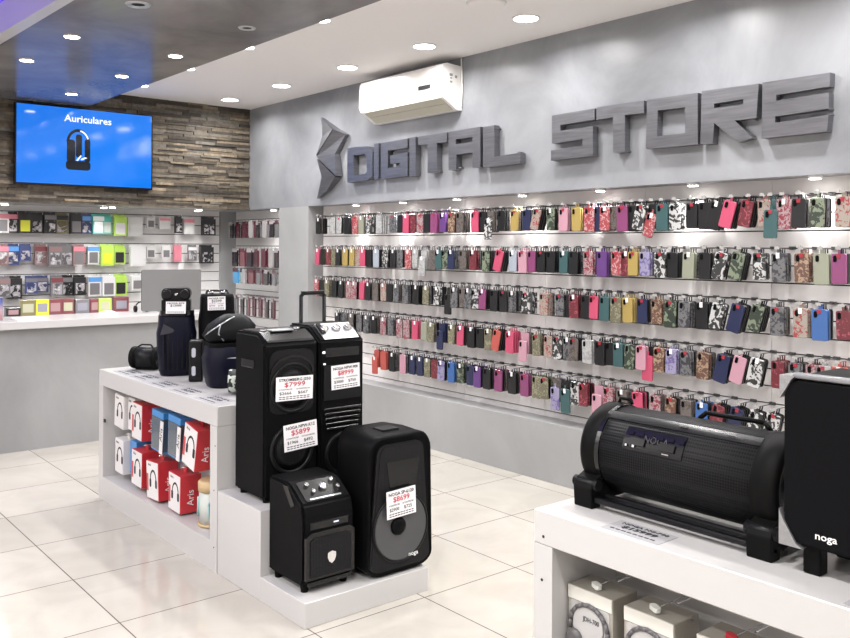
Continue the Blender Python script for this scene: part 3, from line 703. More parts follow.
# ---- tower speaker B
B = thing('tower_speaker', 'tall black trolley speaker with chrome knobs, right of the arched one', 'speaker', (2.415,3.70,.405))
w,d,h = .262,.29,.805
bm = NB(); prism(bm, [(-d/2,0.02),(d/2,.02),(d/2,h),(-d/2+.10,h),(-d/2,h-.07)], lambda u,v,q: Vector((q,u,v)), -w/2,w/2)
bmesh.ops.bevel(bm, geom=bm.edges[:], offset=.010, segments=3, affect='EDGES'); obj('cabinet', bm, M_blackm, B)
bm = NB(); prism(bm, [(-d/2+.002,h-.062),(-d/2+.012,h-.05),(-d/2+.095,h+.007),(-d/2+.105,h-.003)], lambda u,v,q: Vector((q,u,v)), -w/2+.03,w/2-.03); obj('control_panel', bm, M_silver, B)
sl = math.atan2(.057,.083)
def onslope(x, t, hh=h, dd=d): return Matrix.Translation((x,-dd/2+.012+.083*t,hh-.05+.057*t+.001)) @ Matrix.Rotation(sl,4,'X')
for x in (-.07,0,.07):
    bm = NB(); lathe(bm, [(.023,0),(.021,.012),(.012,.014)], 20, onslope(x,.55)); obj('knob', bm, M_chrome, B)
bm = NB(); 
for x in (-.09,): prism(bm, [(x-.012,-.03),(x+.012,-.03),(x+.012,.04),(x-.012,.04)], lambda u,v,q: onslope(0,.5) @ Vector((u,v,q)), .001,.008)
obj('panel_trim', bm, M_gloss, B)
bm = NB(); box(bm, -.10,.10,-d/2-.004,-d/2+.01,.655,.70,0,.003); obj('slot_panel', bm, M_gloss, B)
bm = NB(); box(bm, -.115,-.103,-d/2-.006,-d/2+.002,.675,.685); box(bm, -.11,-.10,-d/2-.005,-d/2+.002,.62,.627); obj('led', bm, mat('led_white', (.9,.9,.9), .3, emit=(1,1,1), es=1.0), B)
bm = NB(); prism(bm, rrect(.22,.17,.012,4,0,.53), FR, -d/2-.007,-d/2+.004); obj('front_panel', bm, M_black, B)
bm = NB()
for k in range(5): box(bm, -.11+.004*k,.11-.004*k,-d/2-.012,-d/2+.004,.395-k*.024,.408-k*.024,0,.003,1)
obj('port_ribs', bm, M_gloss, B)
bm = NB(); ringd(bm, .095,.016,.014, FACE(0,.18,-d/2)); obj('woofer_ring', bm, M_black, B, True)
bm = NB(); tube(bm, [(-.055-.02,.12,.60),(-.075,.12,.94),(-.06,.12,.955),(.06-.01,.12,.955),(.065,.12,.94),(.065,.12,.60)], .010); box(bm, -.07,.06,.106,.134,.945,.967,0,.006); obj('trolley_handle', bm, M_black, B)
for x in (-.10,.10):
    for y in (-.11,.11):
        bm = NB(); lathe(bm, [(.018,0),(.02,.022)], 14, Matrix.Translation((x,y,0))); obj('foot', bm, M_rubber, B)
# ---- trolley speaker D
Dp = thing('trolley_speaker', 'small black karaoke speaker with shield badge on the low plinth', 'speaker', (2.094,3.325,.108))
w,d,h = .262,.30,.455
bm = NB(); prism(bm, [(-d/2+.02,.03),(d/2-.0,.03),(d/2,h),(-d/2+.13,h),(-d/2+.015,h-.075),(-d/2,h-.14),(-d/2,.06)], lambda u,v,q: Vector((q,u,v)), -w/2,w/2)
bmesh.ops.bevel(bm, geom=bm.edges[:], offset=.011, segments=2, affect='EDGES'); obj('cabinet', bm, M_blackm, Dp)
sl = math.atan2(.075,.115)
def osD(x, t): return Matrix.Translation((x,-d/2+.015+.115*t,h-.075+.075*t)) @ Matrix.Rotation(sl,4,'X')
bm = NB(); prism(bm, rrect(.20,.115,.012,4), lambda u,v,q: osD(0,.5) @ Vector((u,v,q)), -.002,.004); obj('control_panel', bm, M_gloss, Dp)
for x, t, r in ((-.06,.72,.011),(-.045,.42,.010),(0.015,.55,.020),(.07,.75,.011),(.085,.45,.011)):
    bm = NB(); lathe(bm, [(r,0),(r*.9,.014),(r*.5,.016)], 18, osD(x,t) @ Matrix.Translation((0,0,.004))); obj('knob', bm, M_chrome, Dp)
bm = NB(); prism(bm, [(-.08,-.052),(.08,-.052),(.08,-.044),(-.08,-.044)], lambda u,v,q: osD(0,.5) @ Vector((u,v,q)), .004,.006); obj('panel_strip', bm, M_silver, Dp)
bm = NB(); box(bm, -.10,.10,-d/2-.004,-d/2+.03,.27,.305,0,.005); obj('handle_recess', bm, M_gloss, Dp)
bm = NB(); box(bm, .02,.045,-d/2-.006,-d/2,.286,.292); obj('led', bm, M_wt, Dp)
bm = NB(); prism(bm, [(-.125,.06),(.125,.06),(.125,.245),(.10,.262),(-.10,.262),(-.125,.245)], FR, -d/2-.012,-d/2+.004); obj('grille_frame', bm, M_gloss, Dp)
bm = NB(); prism(bm, [(-.105,.072),(.105,.072),(.105,.225),(.085,.24),(-.085,.24),(-.105,.225)], FR, -d/2-.016,-d/2-.008); obj('grille', bm, M_grille, Dp)
bm = NB(); prism(bm, [(-.021,.165),(0,.172),(.021,.165),(.021,.145),(.014,.128),(0,.118),(-.014,.128),(-.021,.145)], FR, -d/2-.022,-d/2-.014); bd = obj('badge', bm, M_chrome, Dp); bd['label'] = 'silver shield badge'
bm = NB(); box(bm, -.11,.11,-d/2-.010,-d/2+.004,.032,.052,0,.004); obj('bottom_rib', bm, M_gloss, Dp)
for s in (-1,1):
    bm = NB(); prism(bm, [(-.08,.37),(-.02,.44),(.02,.44),(-.05,.355)], lambda u,v,q: Vector((q,u,v)), s*w/2-.004 if s > 0 else -w/2-.004, s*w/2+.004 if s > 0 else -w/2+.004); obj('side_trim', bm, M_gloss, Dp)
    for y in (-.11,.11):
        bm = NB(); lathe(bm, [(.016,0),(.02,.035)], 14, Matrix.Translation((s*.10,y,0))); obj('foot', bm, M_rubber, Dp)
# ---- PA speaker C
Cs = thing('pa_speaker', 'large rounded black speaker with a big woofer on the low plinth', 'speaker', (2.452,3.125,.108))
def outl(wb, wt, z0, z1, r, n=6):
    pts = []
    for cx, cz, a0 in ((wt/2-r, z1-r, 0), (-wt/2+r, z1-r, 90), (-wb/2+r*1.3, z0+r*.8, 180), (wb/2-r*1.3, z0+r*.8, 270)):
        rr = r if a0 < 180 else r*1.3
        for k in range(n+1):
            a = math.radians(a0+90*k/n); pts.append((cx+rr*math.cos(a), cz+(rr if a0 < 180 else r*.8)*math.sin(a)))
    return pts
H = .635
def loft(bm, rings, mi=0, cap0=True, cap1=True):
    R_ = [[bm.verts.new(p) for p in r] for r in rings]
    for a, b in zip(R_, R_[1:]):
        n = len(a)
        for k in range(n):
            f = bm.faces.new((a[k], a[(k+1) % n], b[(k+1) % n], b[k])); f.material_index = mi; f.smooth = True
    if cap0: f = bm.faces.new(R_[0]); f.material_index = mi
    if cap1: f = bm.faces.new(R_[-1][::-1]); f.material_index = mi
bm = NB()
rg = []
for (y, sx, sz0, sz1, xo) in ((.006,.93,.025,-.02,0),(-.004,.97,.012,-.01,0),(.012,1.0,.004,0,0),(.05,1.0,.002,0,0),(.15,.99,.0,.005,0),(.28,.90,0.0,.0,0),(.30,.84,.02,-.02,0)):
    rg.append([Vector((u*sx, y, v)) for u, v in outl(.372,.352,.0+sz0,H+sz1,.07)])
loft(bm, rg); obj('cabinet', bm, M_blackm, Cs)
SH = lambda P: [(u-.012,v) for u,v in P]
bm = NB(); prism(bm, SH(outl(.345,.27,.03,H-.035,.05)), FR, -.010,.0); obj('front_rim', bm, M_black, Cs)
bm = NB(); prism(bm, SH(outl(.328,.235,.04,H-.045,.045)), FR, -.0125,-.009); obj('front_grille', bm, M_grille, Cs)
bm = NB(); ringd(bm, .153,.010,.010, FACE(-.012,.215,-.010), seg=48); obj('woofer_ring', bm, M_black, Cs, True)
M_cone = mat('woofer_cone', (.075,.075,.08), .4, spec=.3)
bm = NB(); prof = [(.142,0.004)]
for k in range(9): r = .140-k*.0105; prof += [(r,.0065-k*.0002),(r-.0045,.0035-k*.0002)]
prof.append((.043,.004)); lathe(bm, prof, 48, FACE(-.012,.215,-.011) @ Matrix.Scale(1.04,4), 0, True, False); obj('woofer_cone', bm, M_cone, Cs)
bm = NB(); lathe(bm, [(.042,0),(.038,.012),(.02,.02),(.001,.022)], 28, FACE(-.03,.225,-.0145), 0, True, False); obj('dust_cap', bm, M_blackm, Cs)
bm = NB(); prism(bm, [(-.095,.52),(.095,.52),(.075,.40),(-.075,.40)], FR, -.0145,-.0120); obj('horn', bm, M_gloss, Cs)
text('brand_text', 'noga', .028, M_text, Cs, (.055,-.0225,.085), width=.055, bold=.0002)
bm = NB(); box(bm, -.05,.05,.08,.16,H-.004,H+.012,0,.006); obj('top_handle', bm, M_black, Cs)
bm = NB(); 
for x in (-.12,.12): 
    for y in (.05,.2): lathe(bm, [(.014,-.0),(.016,.012)], 12, Matrix.Translation((x,y,0)))
obj('foot', bm, M_rubber, Cs)
# tags on the speakers
price_tag('white price tag reading $7999 on the tall speaker with arched grille', TM(2.131,3.531,.933,.02), .20,.112,'STROMBERG J350','$7999','$2666','$667')
price_tag('white price tag reading $5899 with NOGA NPW-K12, behind the small speaker', TM(2.165,3.5305,.705,-.06), .182,.125,'NOGA NPW-K12','$5899','$1966','$492')
price_tag('white price tag reading $8999 on the trolley speaker with chrome knobs', TM(2.43,3.545,.96,-.03), .168,.118,'NOGA NPW-900','$8999','$3000','$750')
price_tag('white price tag reading $8699 on the large rounded speaker', TM(2.425,3.088,.443,-.04), .166,.125,'NOGA SP-6120','$8699','$2900','$725')
# ================================================================ THINGS ON THE FAR UNIT
ZT = .815
def cyl_speaker(label, loc, L_, r, rotz, body, cap, group=None, feet=True):
    t = thing('cylinder_speaker', label, 'speaker', loc, rotz, group)
    Mx = Matrix.Translation((-L_/2,0,r+.006)) @ Matrix.Rotation(PI/2,4,'Y')
    bm = NB(); lathe(bm, [(r*.94,.02),(r*.94,L_-.02)], 36, Mx); obj('body', bm, body, t)
    for s in (0,1):
        Mc = Matrix.Translation((-L_/2 if s == 0 else L_/2,0,r+.006)) @ Matrix.Rotation(PI/2 if s == 0 else -PI/2,4,'Y')
        bm = NB(); lathe(bm, [(r*.80,.012),(r*.86,0),(r*.97,0),(r,.008),(r,.03),(r*.95,.035)], 36, Mc, 0, True, False); obj('end_cap', bm, cap, t)
        bm = NB(); lathe(bm, [(r*.78,.011),(r*.5,.007),(r*.45,.0),(.001,-.002)], 32, Mc, 0, True, False); obj('driver', bm, M_gloss, t)
    if feet:
        bm = NB(); box(bm, -L_*.35,L_*.35,-r*.4,r*.4,0,.02,0,.004); obj('foot_rail', bm, M_rubber, t)
    return t
c1 = cyl_speaker('small black ribbed cylinder speaker lying at the far corner of the unit', (2.15,5.36,ZT), .185,.07,-.85,M_black,M_rubber)
bm = NB(); tube(bm, [(-.05,-.02,.145),(-.03,-.01,.158),(.03,-.01,.158),(.05,-.02,.145)], .005); obj('carry_loop', bm, M_rubber, c1)
def party(label, loc, w, d, h, rz, navy=True):
    t = thing('party_speaker', label, 'speaker', loc, rz)
    bm = NB(); rg = []
    for (z, s) in ((0,.80),(.02,.86),(h*.4,.97),(h*.68,1.0),(h*.80,.92),(h*.95,.90),(h,.84)):
        rg.append([Vector((u*s, v*s, z)) for u, v in rrect(w, d, min(w,d)*.36, 6)])
    loft(bm, rg, 0); obj('cabinet', bm, M_navy if navy else M_blackm, t)
    return t
S1_ = party('dark navy party speaker with faceted shoulders on the unit', (2.215,5.06,ZT), .235,.235,.375,-.35)
bm = NB()
for k in range(7): box(bm, -.08+.027*k-.004,-.08+.027*k+.004,-.117,-.105,.04,.25,0,.002,1)
obj('grille_bars', bm, M_black, S1_)
bm = NB(); prism(bm, rrect(.20,.24,.06,6), lambda u,v,q: Vector((u,v,q)), .365,.395); obj('top_panel', bm, M_gloss, S1_)
bm = NB(); prism(bm, [(-.10,.25),(-.03,.265),(-.02,.28),(-.08,.32)], FR, -.121,-.09); obj('shoulder_facet', bm, mat('facet_sheen', (.03,.03,.04), .25), S1_)
S2_ = party('round navy party speaker with a light ring, beside the tall arched speaker', (2.262,4.47,ZT), .275,.25,.235,-.2)
bm = NB(); lathe(bm, [(.128,0),(.134,.003),(.128,.006)], 40, Matrix.Translation((0,0,.165)), 0, False, False); obj('light_ring', bm, M_silver, S2_).scale = (1.0,.955,1)
bm = NB(); prism(bm, rrect(.24,.22,.06,6), lambda u,v,q: Vector((u,v,q)), .225,.25); obj('top_panel', bm, M_blackm, S2_)
SP = thing('bluetooth_speaker', 'slim upright black speaker with two pale ovals, between the navy ones', 'speaker', (2.19,4.725,ZT), -.5)
bm = NB(); box(bm, -.04,.04,-.045,.045,0,.24,0,.012); obj('cabinet', bm, M_black, SP)
for z in (.065,.17):
    bm = NB(); prism(bm, rrect(.022,.055,.010,5,-.012,z), FR, -.048,-.044); obj('oval_window', bm, mat('pale_oval', (.55,.57,.62), .3), SP)
bl = cyl_speaker('small speaker in black and white splatter pattern beside the tall speaker', (2.19,4.17,ZT), .13,.062,-.6,M_black,M_black,feet=False)
M_spl = mat('splatter_fabric', (.02,.02,.02), .6); v = coords(M_spl); N,L,b = nt(M_spl); L.new(ramp(M_spl, noise(M_spl, v, 38, 1, .3, .5), [(0,(.012,.015,.014)),(.53,(.55,.60,.54))],'CONSTANT'), b.inputs['Base Color'])
for ch in bl.children:
    ch.data = ch.data.copy(); ch.data.materials[0] = M_spl
# upper objects
def boombox(label, loc, w, d, h, rz, knobs=0, dot=False):
    t = thing('boombox', label, 'speaker', loc, rz)
    bm = NB(); prism(bm, rrect(w,h,h*.38,6,0,h/2), FR, -d/2,d/2); bmesh.ops.bevel(bm, geom=[e for e in bm.edges if abs(e.verts[0].co.y-e.verts[1].co.y)<1e-6], offset=.008, segments=2, affect='EDGES'); obj('cabinet', bm, M_black, t)
    for s in (-1,1):
        bm = NB(); lathe(bm, [(h*.40,0),(h*.42,.006),(h*.34,.012)], 24, FACE(s*w*.30,h/2,-d/2), 0, True, True); obj('driver', bm, M_gloss, t)
    if dot:
        bm = NB(); lathe(bm, [(.009,0),(.007,.004)], 14, FACE(0,h/2,-d/2)); obj('badge', bm, M_chrome, t)
    return t
b1 = boombox('glossy black speaker with a white dot on top of the navy party speaker', (2.215,5.06,ZT+.453), .17,.11,.075,-.5,dot=True)
bm = NB(); box(bm, -.085,.085,-.05,.05,-.057,.004,0,.004,1); obj('riser', bm, M_black, b1)
M_bag = mat('black_nylon', (.007,.007,.008), .5, spec=.12)
b2 = thing('wrapped_speaker', 'black wrapped speaker with a silver-white cord on the round navy speaker', 'speaker', (2.262,4.47,ZT+.251), -.3)
bm = NB(); rg = []
for (z, s, o_) in ((0,.8,0),(.03,1,0),(.09,.92,.02),(.13,.6,.03),(.15,.35,.03)):
    rg.append([Vector((u*s+o_, v*s, z)) for u, v in rrect(.275,.22,.06,6)])
loft(bm, rg, 0); obj('cover', bm, M_bag, b2)
bm = NB(); tube(bm, [(-.133,-.02,.03),(-.12,-.09,.06),(-.06,-.100,.10),(.0,-.07,.13),(.05,-.03,.145)], .004); tube(bm, [(-.06,-.10,.10),(-.07,-.105,.05),(-.04,-.103,.01)], .004); obj('cord', bm, M_silver, b2)
b3 = party('tall black speaker standing behind the navy ones with a white tag', (2.42,4.93,ZT), .22,.18,.49,-.3, False)
bm = NB(); tube(bm, [(-.07,0,.48),(-.06,0,.51),(.06,0,.51),(.07,0,.48)], .007); obj('carry_handle', bm, M_gloss, b3)
for x in (-.04,.03):
    bm = NB(); lathe(bm, [(.014,0),(.012,.02)], 14, Matrix.Translation((x,-.03,.49))); obj('knob', bm, M_chrome, b3)
price_tag('small white price tag reading $1999 on the glossy black speaker stack', TM(2.115,4.655,1.262,.0,-.3), .115,.07,'NOGA SPEAKER','$12999',red=False) if False else None
price_tag('small white tag reading $13999 in front of the dotted speaker', TM(2.16,4.945,1.23,.02,-.35), .115,.072,'NOGA BTP','$13999',red=False)
price_tag('small white tag reading $2399 on the stacked speaker right of the dotted one', TM(2.365,4.825,1.255,-.02,-.35), .105,.082,'NOGA NG','$2399','$799','$199',red=False)
def flat_tag(label, x, y, z, rz, w, h, s, s2):
    t = thing('price_label', label, 'price label', (x,y,z), rz, 'flat printed price labels')
    bm = NB(); box(bm, -w/2,w/2,-h/2,h/2,0,.0012); obj('paper', bm, mat('label_grey', (.36,.355,.37), .5), t)
    text('printed_text', s, h*.2, M_ink, t, (0,h*.3,.0016), (0,0,0), width=w*.8, bold=.0005)
    text('printed_text', s2, h*.3, M_ink, t, (0,h*.02,.0016), (0,0,0), width=w*.6, bold=.001)
    bm = NB()
    for q in range(8): box(bm, -w*.4+q*w*.1,-w*.4+q*w*.1+w*.075,-h*.33,-h*.27,.0012,.002)
    obj('small_print', bm, M_ink, t)
for i, (x, y, w_) in enumerate(((2.02,5.30,'nearest the far corner'),(2.02,5.04,'left of the cylinder speaker'),(2.00,4.72,'in front of the navy speaker'),(2.00,4.42,'below the slim speaker'),(2.00,4.10,'at the near corner'))):
    flat_tag('flat grey printed price label on the far unit, '+w_, x, y, ZT, -PI/2, .22, .13, 'NOGA', '$%d' % (1999,2499,5499,6299,1599)[i])
# ================================================================ HEADPHONE BOXES IN THE NICHE
M_cred = mat('carton_bright_red', (.50,.03,.04), .35, coat=.2); M_cwhite = mat('carton_face_white', (.72,.70,.70), .35, coat=.2)
M_cblue = mat('carton_sky_blue', (.04,.22,.55), .3, coat=.3); M_ctan = mat('tan_kraft', (.55,.40,.22), .6); M_cdk = mat('blister_dark', (.06,.08,.11), .15, coat=.6)
def hp_graphic(bm, cx, cz, s, y0):
    n = 14
    for k in range(n):
        a0, a1 = PI*k/n, PI*(k+1)/n
        o = lambda a, r: (cx+s*r*.33*math.cos(a), cz+s*(.05+r*.45*math.sin(a)))
        prism(bm, [o(a0,1),o(a1,1),o(a1,.80),o(a0,.80)], FR, y0-.001, y0)
    for q in (-1,1): prism(bm, rrect(s*.17,s*.36,s*.07,4,cx+q*s*.30,cz-s*.08), FR, y0-.0015, y0)
def hp_box(label, loc, w, h, d, kind, tilt=0, rz=0):
    """front (local -Y) faces the aisle; near side (+x local) coloured"""
    t = thing('headphone_box', label, 'headphone box', group='headphone boxes in the far unit')
    t.matrix_world = Matrix.Translation(loc) @ Matrix.Rotation(-PI/2+rz,4,'Z') @ Matrix.Rotation(tilt,4,'Y')
    body = {'R':M_cred,'W':M_cwhite,'U':M_cblue}[kind]
    bm = NB(); box(bm, -w/2,w/2,0,d,-h,0,0,.002,1); box(bm, -.02,.02,d*.5-.001,d*.5+.001,0,.03); obj('carton', bm, body, t)
    if kind == 'U' and w < .12: pass
    elif kind == 'U':
        bm = NB(); box(bm, -w/2+.008,w/2+.001,-.002,d-.01,-h+.01,-.035); obj('blister_window', bm, M_cdk, t)
        bm = NB(); prism(bm, [(.055,-.045),(.095,-.045),(.085,-h+.0),(.045,-h+.0)], FR, -.006,-.0025); obj('side_label', bm, M_cwhite, t)
        text('brand_text', 'Aris', .045, M_ink, t, (.070,-.0068,-h*.52), (PI/2,-PI/2+.08,0), width=.075)
    else:
        bm = NB(); box(bm, -w/2+.003,w/2-.003,-.002,.001,-h+.004,-.004); obj('front_panel', bm, M_cwhite, t)
        bm = NB(); hp_graphic(bm, .015, -h*.52, h*.62, -.002); obj('headphone_picture', bm, M_ink, t)
        if kind == 'R':
            bm = NB(); box(bm, -w/2+.004,-w/2+.028,-.003,-.001,-h*.8,-h*.35); obj('red_stripe', bm, M_cred, t)
            text('brand_text', 'Aris', .055, M_text, t, (w/2+.0008,d*.5,-h*.6), (PI/2,-PI/2,PI/2), width=.085)
        text('brand_text', 'Aris', .02, M_ink, t, (-w*.2,-.0026,-.022), (PI/2,0,0), width=.04)
    return t
niche = []
def nb(label, x, y, ztop, w, h, d, kind, tilt=0, rz=0):
    hp_box(label, (x,y,ztop), w,h,d,kind,tilt,rz)
    bm = NB(); rod(bm, (2.221,y,ztop+.025),(x+d*.5-.02,y,ztop+.025), .003, 8)
    tag(obj('display_hook', bm, M_chrome), 'short metal hook holding the '+label, 'display hook', 'hooks in the far unit niche')
nb('white headphone box leaning at the far end, upper row', 1.97,5.34,.675,.15,.205,.10,'W',.06)
nb('plain white headphone box second in the upper row', 1.99,5.195,.675,.10,.20,.10,'W')
nb('red headphone box with white front, upper row left of blue', 1.965,5.04,.665,.15,.215,.12,'R',.03)
nb('blue blister headphone box, left of the pair', 1.965,4.74,.665,.16,.23,.11,'U',.05)
nb('blue blister headphone box, right of the pair', 1.965,4.51,.67,.16,.23,.11,'U',.05)
nb('red headphone box tilted at the near end, upper row', 1.955,4.27,.655,.155,.225,.11,'R',.20)
nb('white headphone box at the far end, lower row', 1.97,5.34,.40,.13,.21,.12,'W',.03)
nb('blue headphone box second in the lower row', 2.0,5.19,.41,.10,.20,.11,'U')
nb('red headphone box third in the lower row', 1.965,5.04,.385,.155,.21,.12,'R',.03)
nb('red headphone box at the middle of the lower row', 1.955,4.79,.372,.165,.215,.12,'R',-.06)
nb('red headphone box near the tan drum, lower row', 1.955,4.48,.365,.15,.205,.12,'R',.03)
cn = thing('headphone_drum', 'tan capped clear drum of headphones at the near lower corner', 'drum', (2.045,4.195,.147))
bm = NB(); lathe(bm, [(.075,.012),(.075,.185)], 30); obj('clear_body', bm, mat('drum_clear', (.55,.58,.55), .1, coat=.5), cn)
bm = NB(); lathe(bm, [(.08,.18),(.08,.225),(.07,.235)], 30); obj('lid', bm, M_ctan, cn)
bm = NB(); lathe(bm, [(.08,0),(.08,.015)], 30); obj('base_cap', bm, M_ctan, cn)
bm = NB(); tube(bm, [(-.05,-.0575,.05),(-.055,-.055,.12),(-.035,-.068,.16)], .006); tube(bm, [(-.072,.03,.05),(-.075,.02,.15)], .007); obj('cable_print', bm, mat('mint_plastic', (.3,.5,.5), .4), cn)
# ================================================================ FOREGROUND: big cylinder speaker
bx = thing('boombox_speaker', 'large black cylinder boombox lying on a rail stand in the foreground', 'speaker', (2.20,1.43,ZT), -PI/2)
# local x = -Y world, local -y = -X world (toward aisle)
L_, r = .64, .137; zc = .163
M_big = M_grille
def shell(bm, rr, x0, x1, a0, a1, n=24, mi=0, rin=None):
    pr = [(rr*math.cos(math.radians(a0+(a1-a0)*k/n)), rr*math.sin(math.radians(a0+(a1-a0)*k/n))) for k in range(n+1)]
    inn = [(p[0]*rin, p[1]*rin) for p in pr[::-1]]
    prism(bm, pr+inn, lambda u,v,q: Vector((q, -u, zc+v)), x0, x1, mi)
bm = NB(); lathe(bm, [(r*.955,0),(r*.955,L_-.08)], 56, Matrix.Translation((-L_/2+.04,0,zc)) @ Matrix.Rotation(PI/2,4,'Y')); obj('body', bm, M_grille, bx)
for s in (-1,1):
    Mc = Matrix.Translation((s*L_/2,0,zc)) @ Matrix.Rotation(PI/2 if s < 0 else -PI/2,4,'Y')
    bm = NB(); lathe(bm, [(r*.74,.03),(r*.82,.002),(r*.93,0),(r*.99,.012),(r*1.01,.03),(r*1.01,.055),(r*.975,.062),(r*.975,.075)], 56, Mc, 0, False, False); obj('end_ring', bm, M_rubber, bx)
    bm = NB(); lathe(bm, [(r*.76,.03),(r*.70,.018),(r*.45,.034),(r*.30,.034),(r*.18,.02),(.001,.016)], 40, Mc, 0, True, False); obj('bass_driver', bm, M_gloss, bx)
bm = NB(); shell(bm, r*.985, -L_/2+.075, L_/2-.075, 52, 66, 6, 0, .95); obj('upper_trim', bm, mat('satin_black', (.012,.012,.014), .25, spec=.25), bx)
bm = NB(); shell(bm, r*.985, -L_/2+.05, -L_/2+.075, -40, 100, 20, 0, .95); obj('side_trim', bm, M_gloss, bx)
bm = NB(); shell(bm, r*.985, -.16, .04, 15, 45, 8, 0, .96); cp = obj('control_panel', bm, M_gloss, bx)
bm = NB()
def onr(x, a, rr=r): a = math.radians(a); return Vector((x, -rr*math.cos(a), zc+rr*math.sin(a)))
def pad(bm, x, a, w, h, rr=r, t=.003):
    a = math.radians(a); M = Matrix.Translation((x,-rr*math.cos(a),zc+rr*math.sin(a))) @ Matrix.Rotation(-a,4,'X'); prism(bm, [(-w/2,-h/2),(w/2,-h/2),(w/2,h/2),(-w/2,h/2)], lambda u,v,q: M @ Vector((u,q,v)), -t, 0)
for i in range(6): pad(bm, -.14+.034*i, 36, .018,.012)
for i in range(2): pad(bm, -.11+.1*i, 26, .05,.022)
obj('button', bm, M_gloss, bx)
for a_ in ((-.145,20,.006,.006),(-.12,20,.008,.007),(-.01,18,.022,.003),(.01,58,.026,.006),(.16,58,.02,.002)):
    bm = NB(); pad(bm, *a_); obj('port_mark', bm, M_chrome, bx)
text('brand_text', 'NOGA', .03, mat('dark_logo', (.03,.03,.033), .3), bx, onr(-.05,31,r+.002), (PI/2-math.radians(31),0,0), width=.08)
bm = NB(); tube(bm, [onr(-.28,95,r),onr(-.275,95,r+.014),onr(-.235,95,r+.014),onr(-.23,95,r)], .005); obj('strap_loop', bm, M_rubber, bx)
bm = NB(); tube(bm, [onr(.0,100,r*.95),onr(.02,100,r+.012),onr(.20,100,r+.012),onr(.22,100,r*.95)], .007); obj('carry_handle', bm, M_rubber, bx)
st = bx
bm = NB()
for y in (-.135,-.085,.10): box(bm, -.32,.32,y-.010,y+.010,.018,.034,0,.003,1)
obj('rail', bm, M_black, st)
for s in (-1,1):
    bm = NB(); x = s*.285
    prism(bm, [(-.155,0),(-.115,0),(-.11,.03),(-.02,.02),(.08,.03),(.085,0),(.125,0),(.13,.06),(.10,.085),(.06,.055),(0,.042),(-.07,.055),(-.11,.10),(-.145,.085),(-.16,.06)], lambda u,v,q: Vector((q,u,v)), x-.035, x+.035)
    bmesh.ops.bevel(bm, geom=bm.edges[:], offset=.003, segments=1, affect='EDGES'); obj('foot_bracket', bm, M_rubber, st)
    bm = NB(); rod(bm, (x-.045,-.135,.07),(x+.045,-.135,.07), .017, 16); obj('bracket_pin', bm, M_black, st)
# ---- right box speaker (front faces the aisle, -X)
ns = thing('box_speaker', 'black box speaker with silver corner protectors at the right edge', 'speaker', (2.03,.812,ZT), -PI/2)
# local x: -Y ; front local y=0 ; depth to +y (world +X)
WS, HS, DS, z0 = .53,.405,.26,.068
bm = NB(); prism(bm, rrect(WS,HS,.022,4,0,z0+HS/2), FR, .012, DS); obj('cabinet', bm, M_blackm, ns)
bm = NB(); prism(bm, rrect(WS-.016,HS-.016,.03,5,0,z0+HS/2), FR, 0,.02); bmesh.ops.bevel(bm, geom=[e for e in bm.edges if abs(e.verts[0].co.y-e.verts[1].co.y)<1e-6 and e.verts[0].co.y<.001], offset=.005, segments=2, affect='EDGES'); obj('front_grille', bm, mat('grille_cloth', (.004,.004,.005), .5, spec=.06), ns)
M_prot = mat('silver_protector', (.30,.30,.31), .35, .6); N,L,b = nt(M_prot); v = coords(M_prot); bump(M_prot, noise(M_prot, v, 60, 3), .6, .006)
for (sx, sz) in ((-1,1),(-1,-1),(1,1),(1,-1)):
    cx, cz = sx*WS/2, z0+(HS if sz > 0 else 0)
    bm = NB(); q = .055 if sz < 0 else .035
    prism(bm, [(cx+sx*.004,cz+sz*.004),(cx-sx*q,cz+sz*.004),(cx-sx*q*.7,cz-sz*.006),(cx-sx*.008,cz-sz*q),(cx+sx*.004,cz-sz*q*1.5)], FR, -.006, .05); obj('corner_protector', bm, M_prot, ns)
bm = NB(); tube(bm, [(-WS/2+.03,.003,z0+HS+.006),(WS/2-.03,.003,z0+HS+.006)], .008); obj('top_piping', bm, mat('clear_piping', (.25,.25,.26), .25, coat=.6), ns)
for x in (-.20,.20):
    for y in (.04,.21):
        bm = NB(); box(bm, x-.022,x+.022,y-.02,y+.02,0,z0+.002,0,.004,1); obj('foot', bm, M_rubber, ns)
text('brand_text', 'noga', .024, M_text, ns, (-.155,-.0015,z0+.036), width=.052, bold=.0003)
flat_tag('flat grey printed price label in front of the cylinder boombox', 1.985,1.465,ZT,-PI/2,.19,.095,'NOGA NG-P90','$15999')
flat_tag('flat grey printed price label below the box speaker at the right edge', 1.985,.80,ZT,-PI/2,.17,.095,'NOGA NGP','$12999')
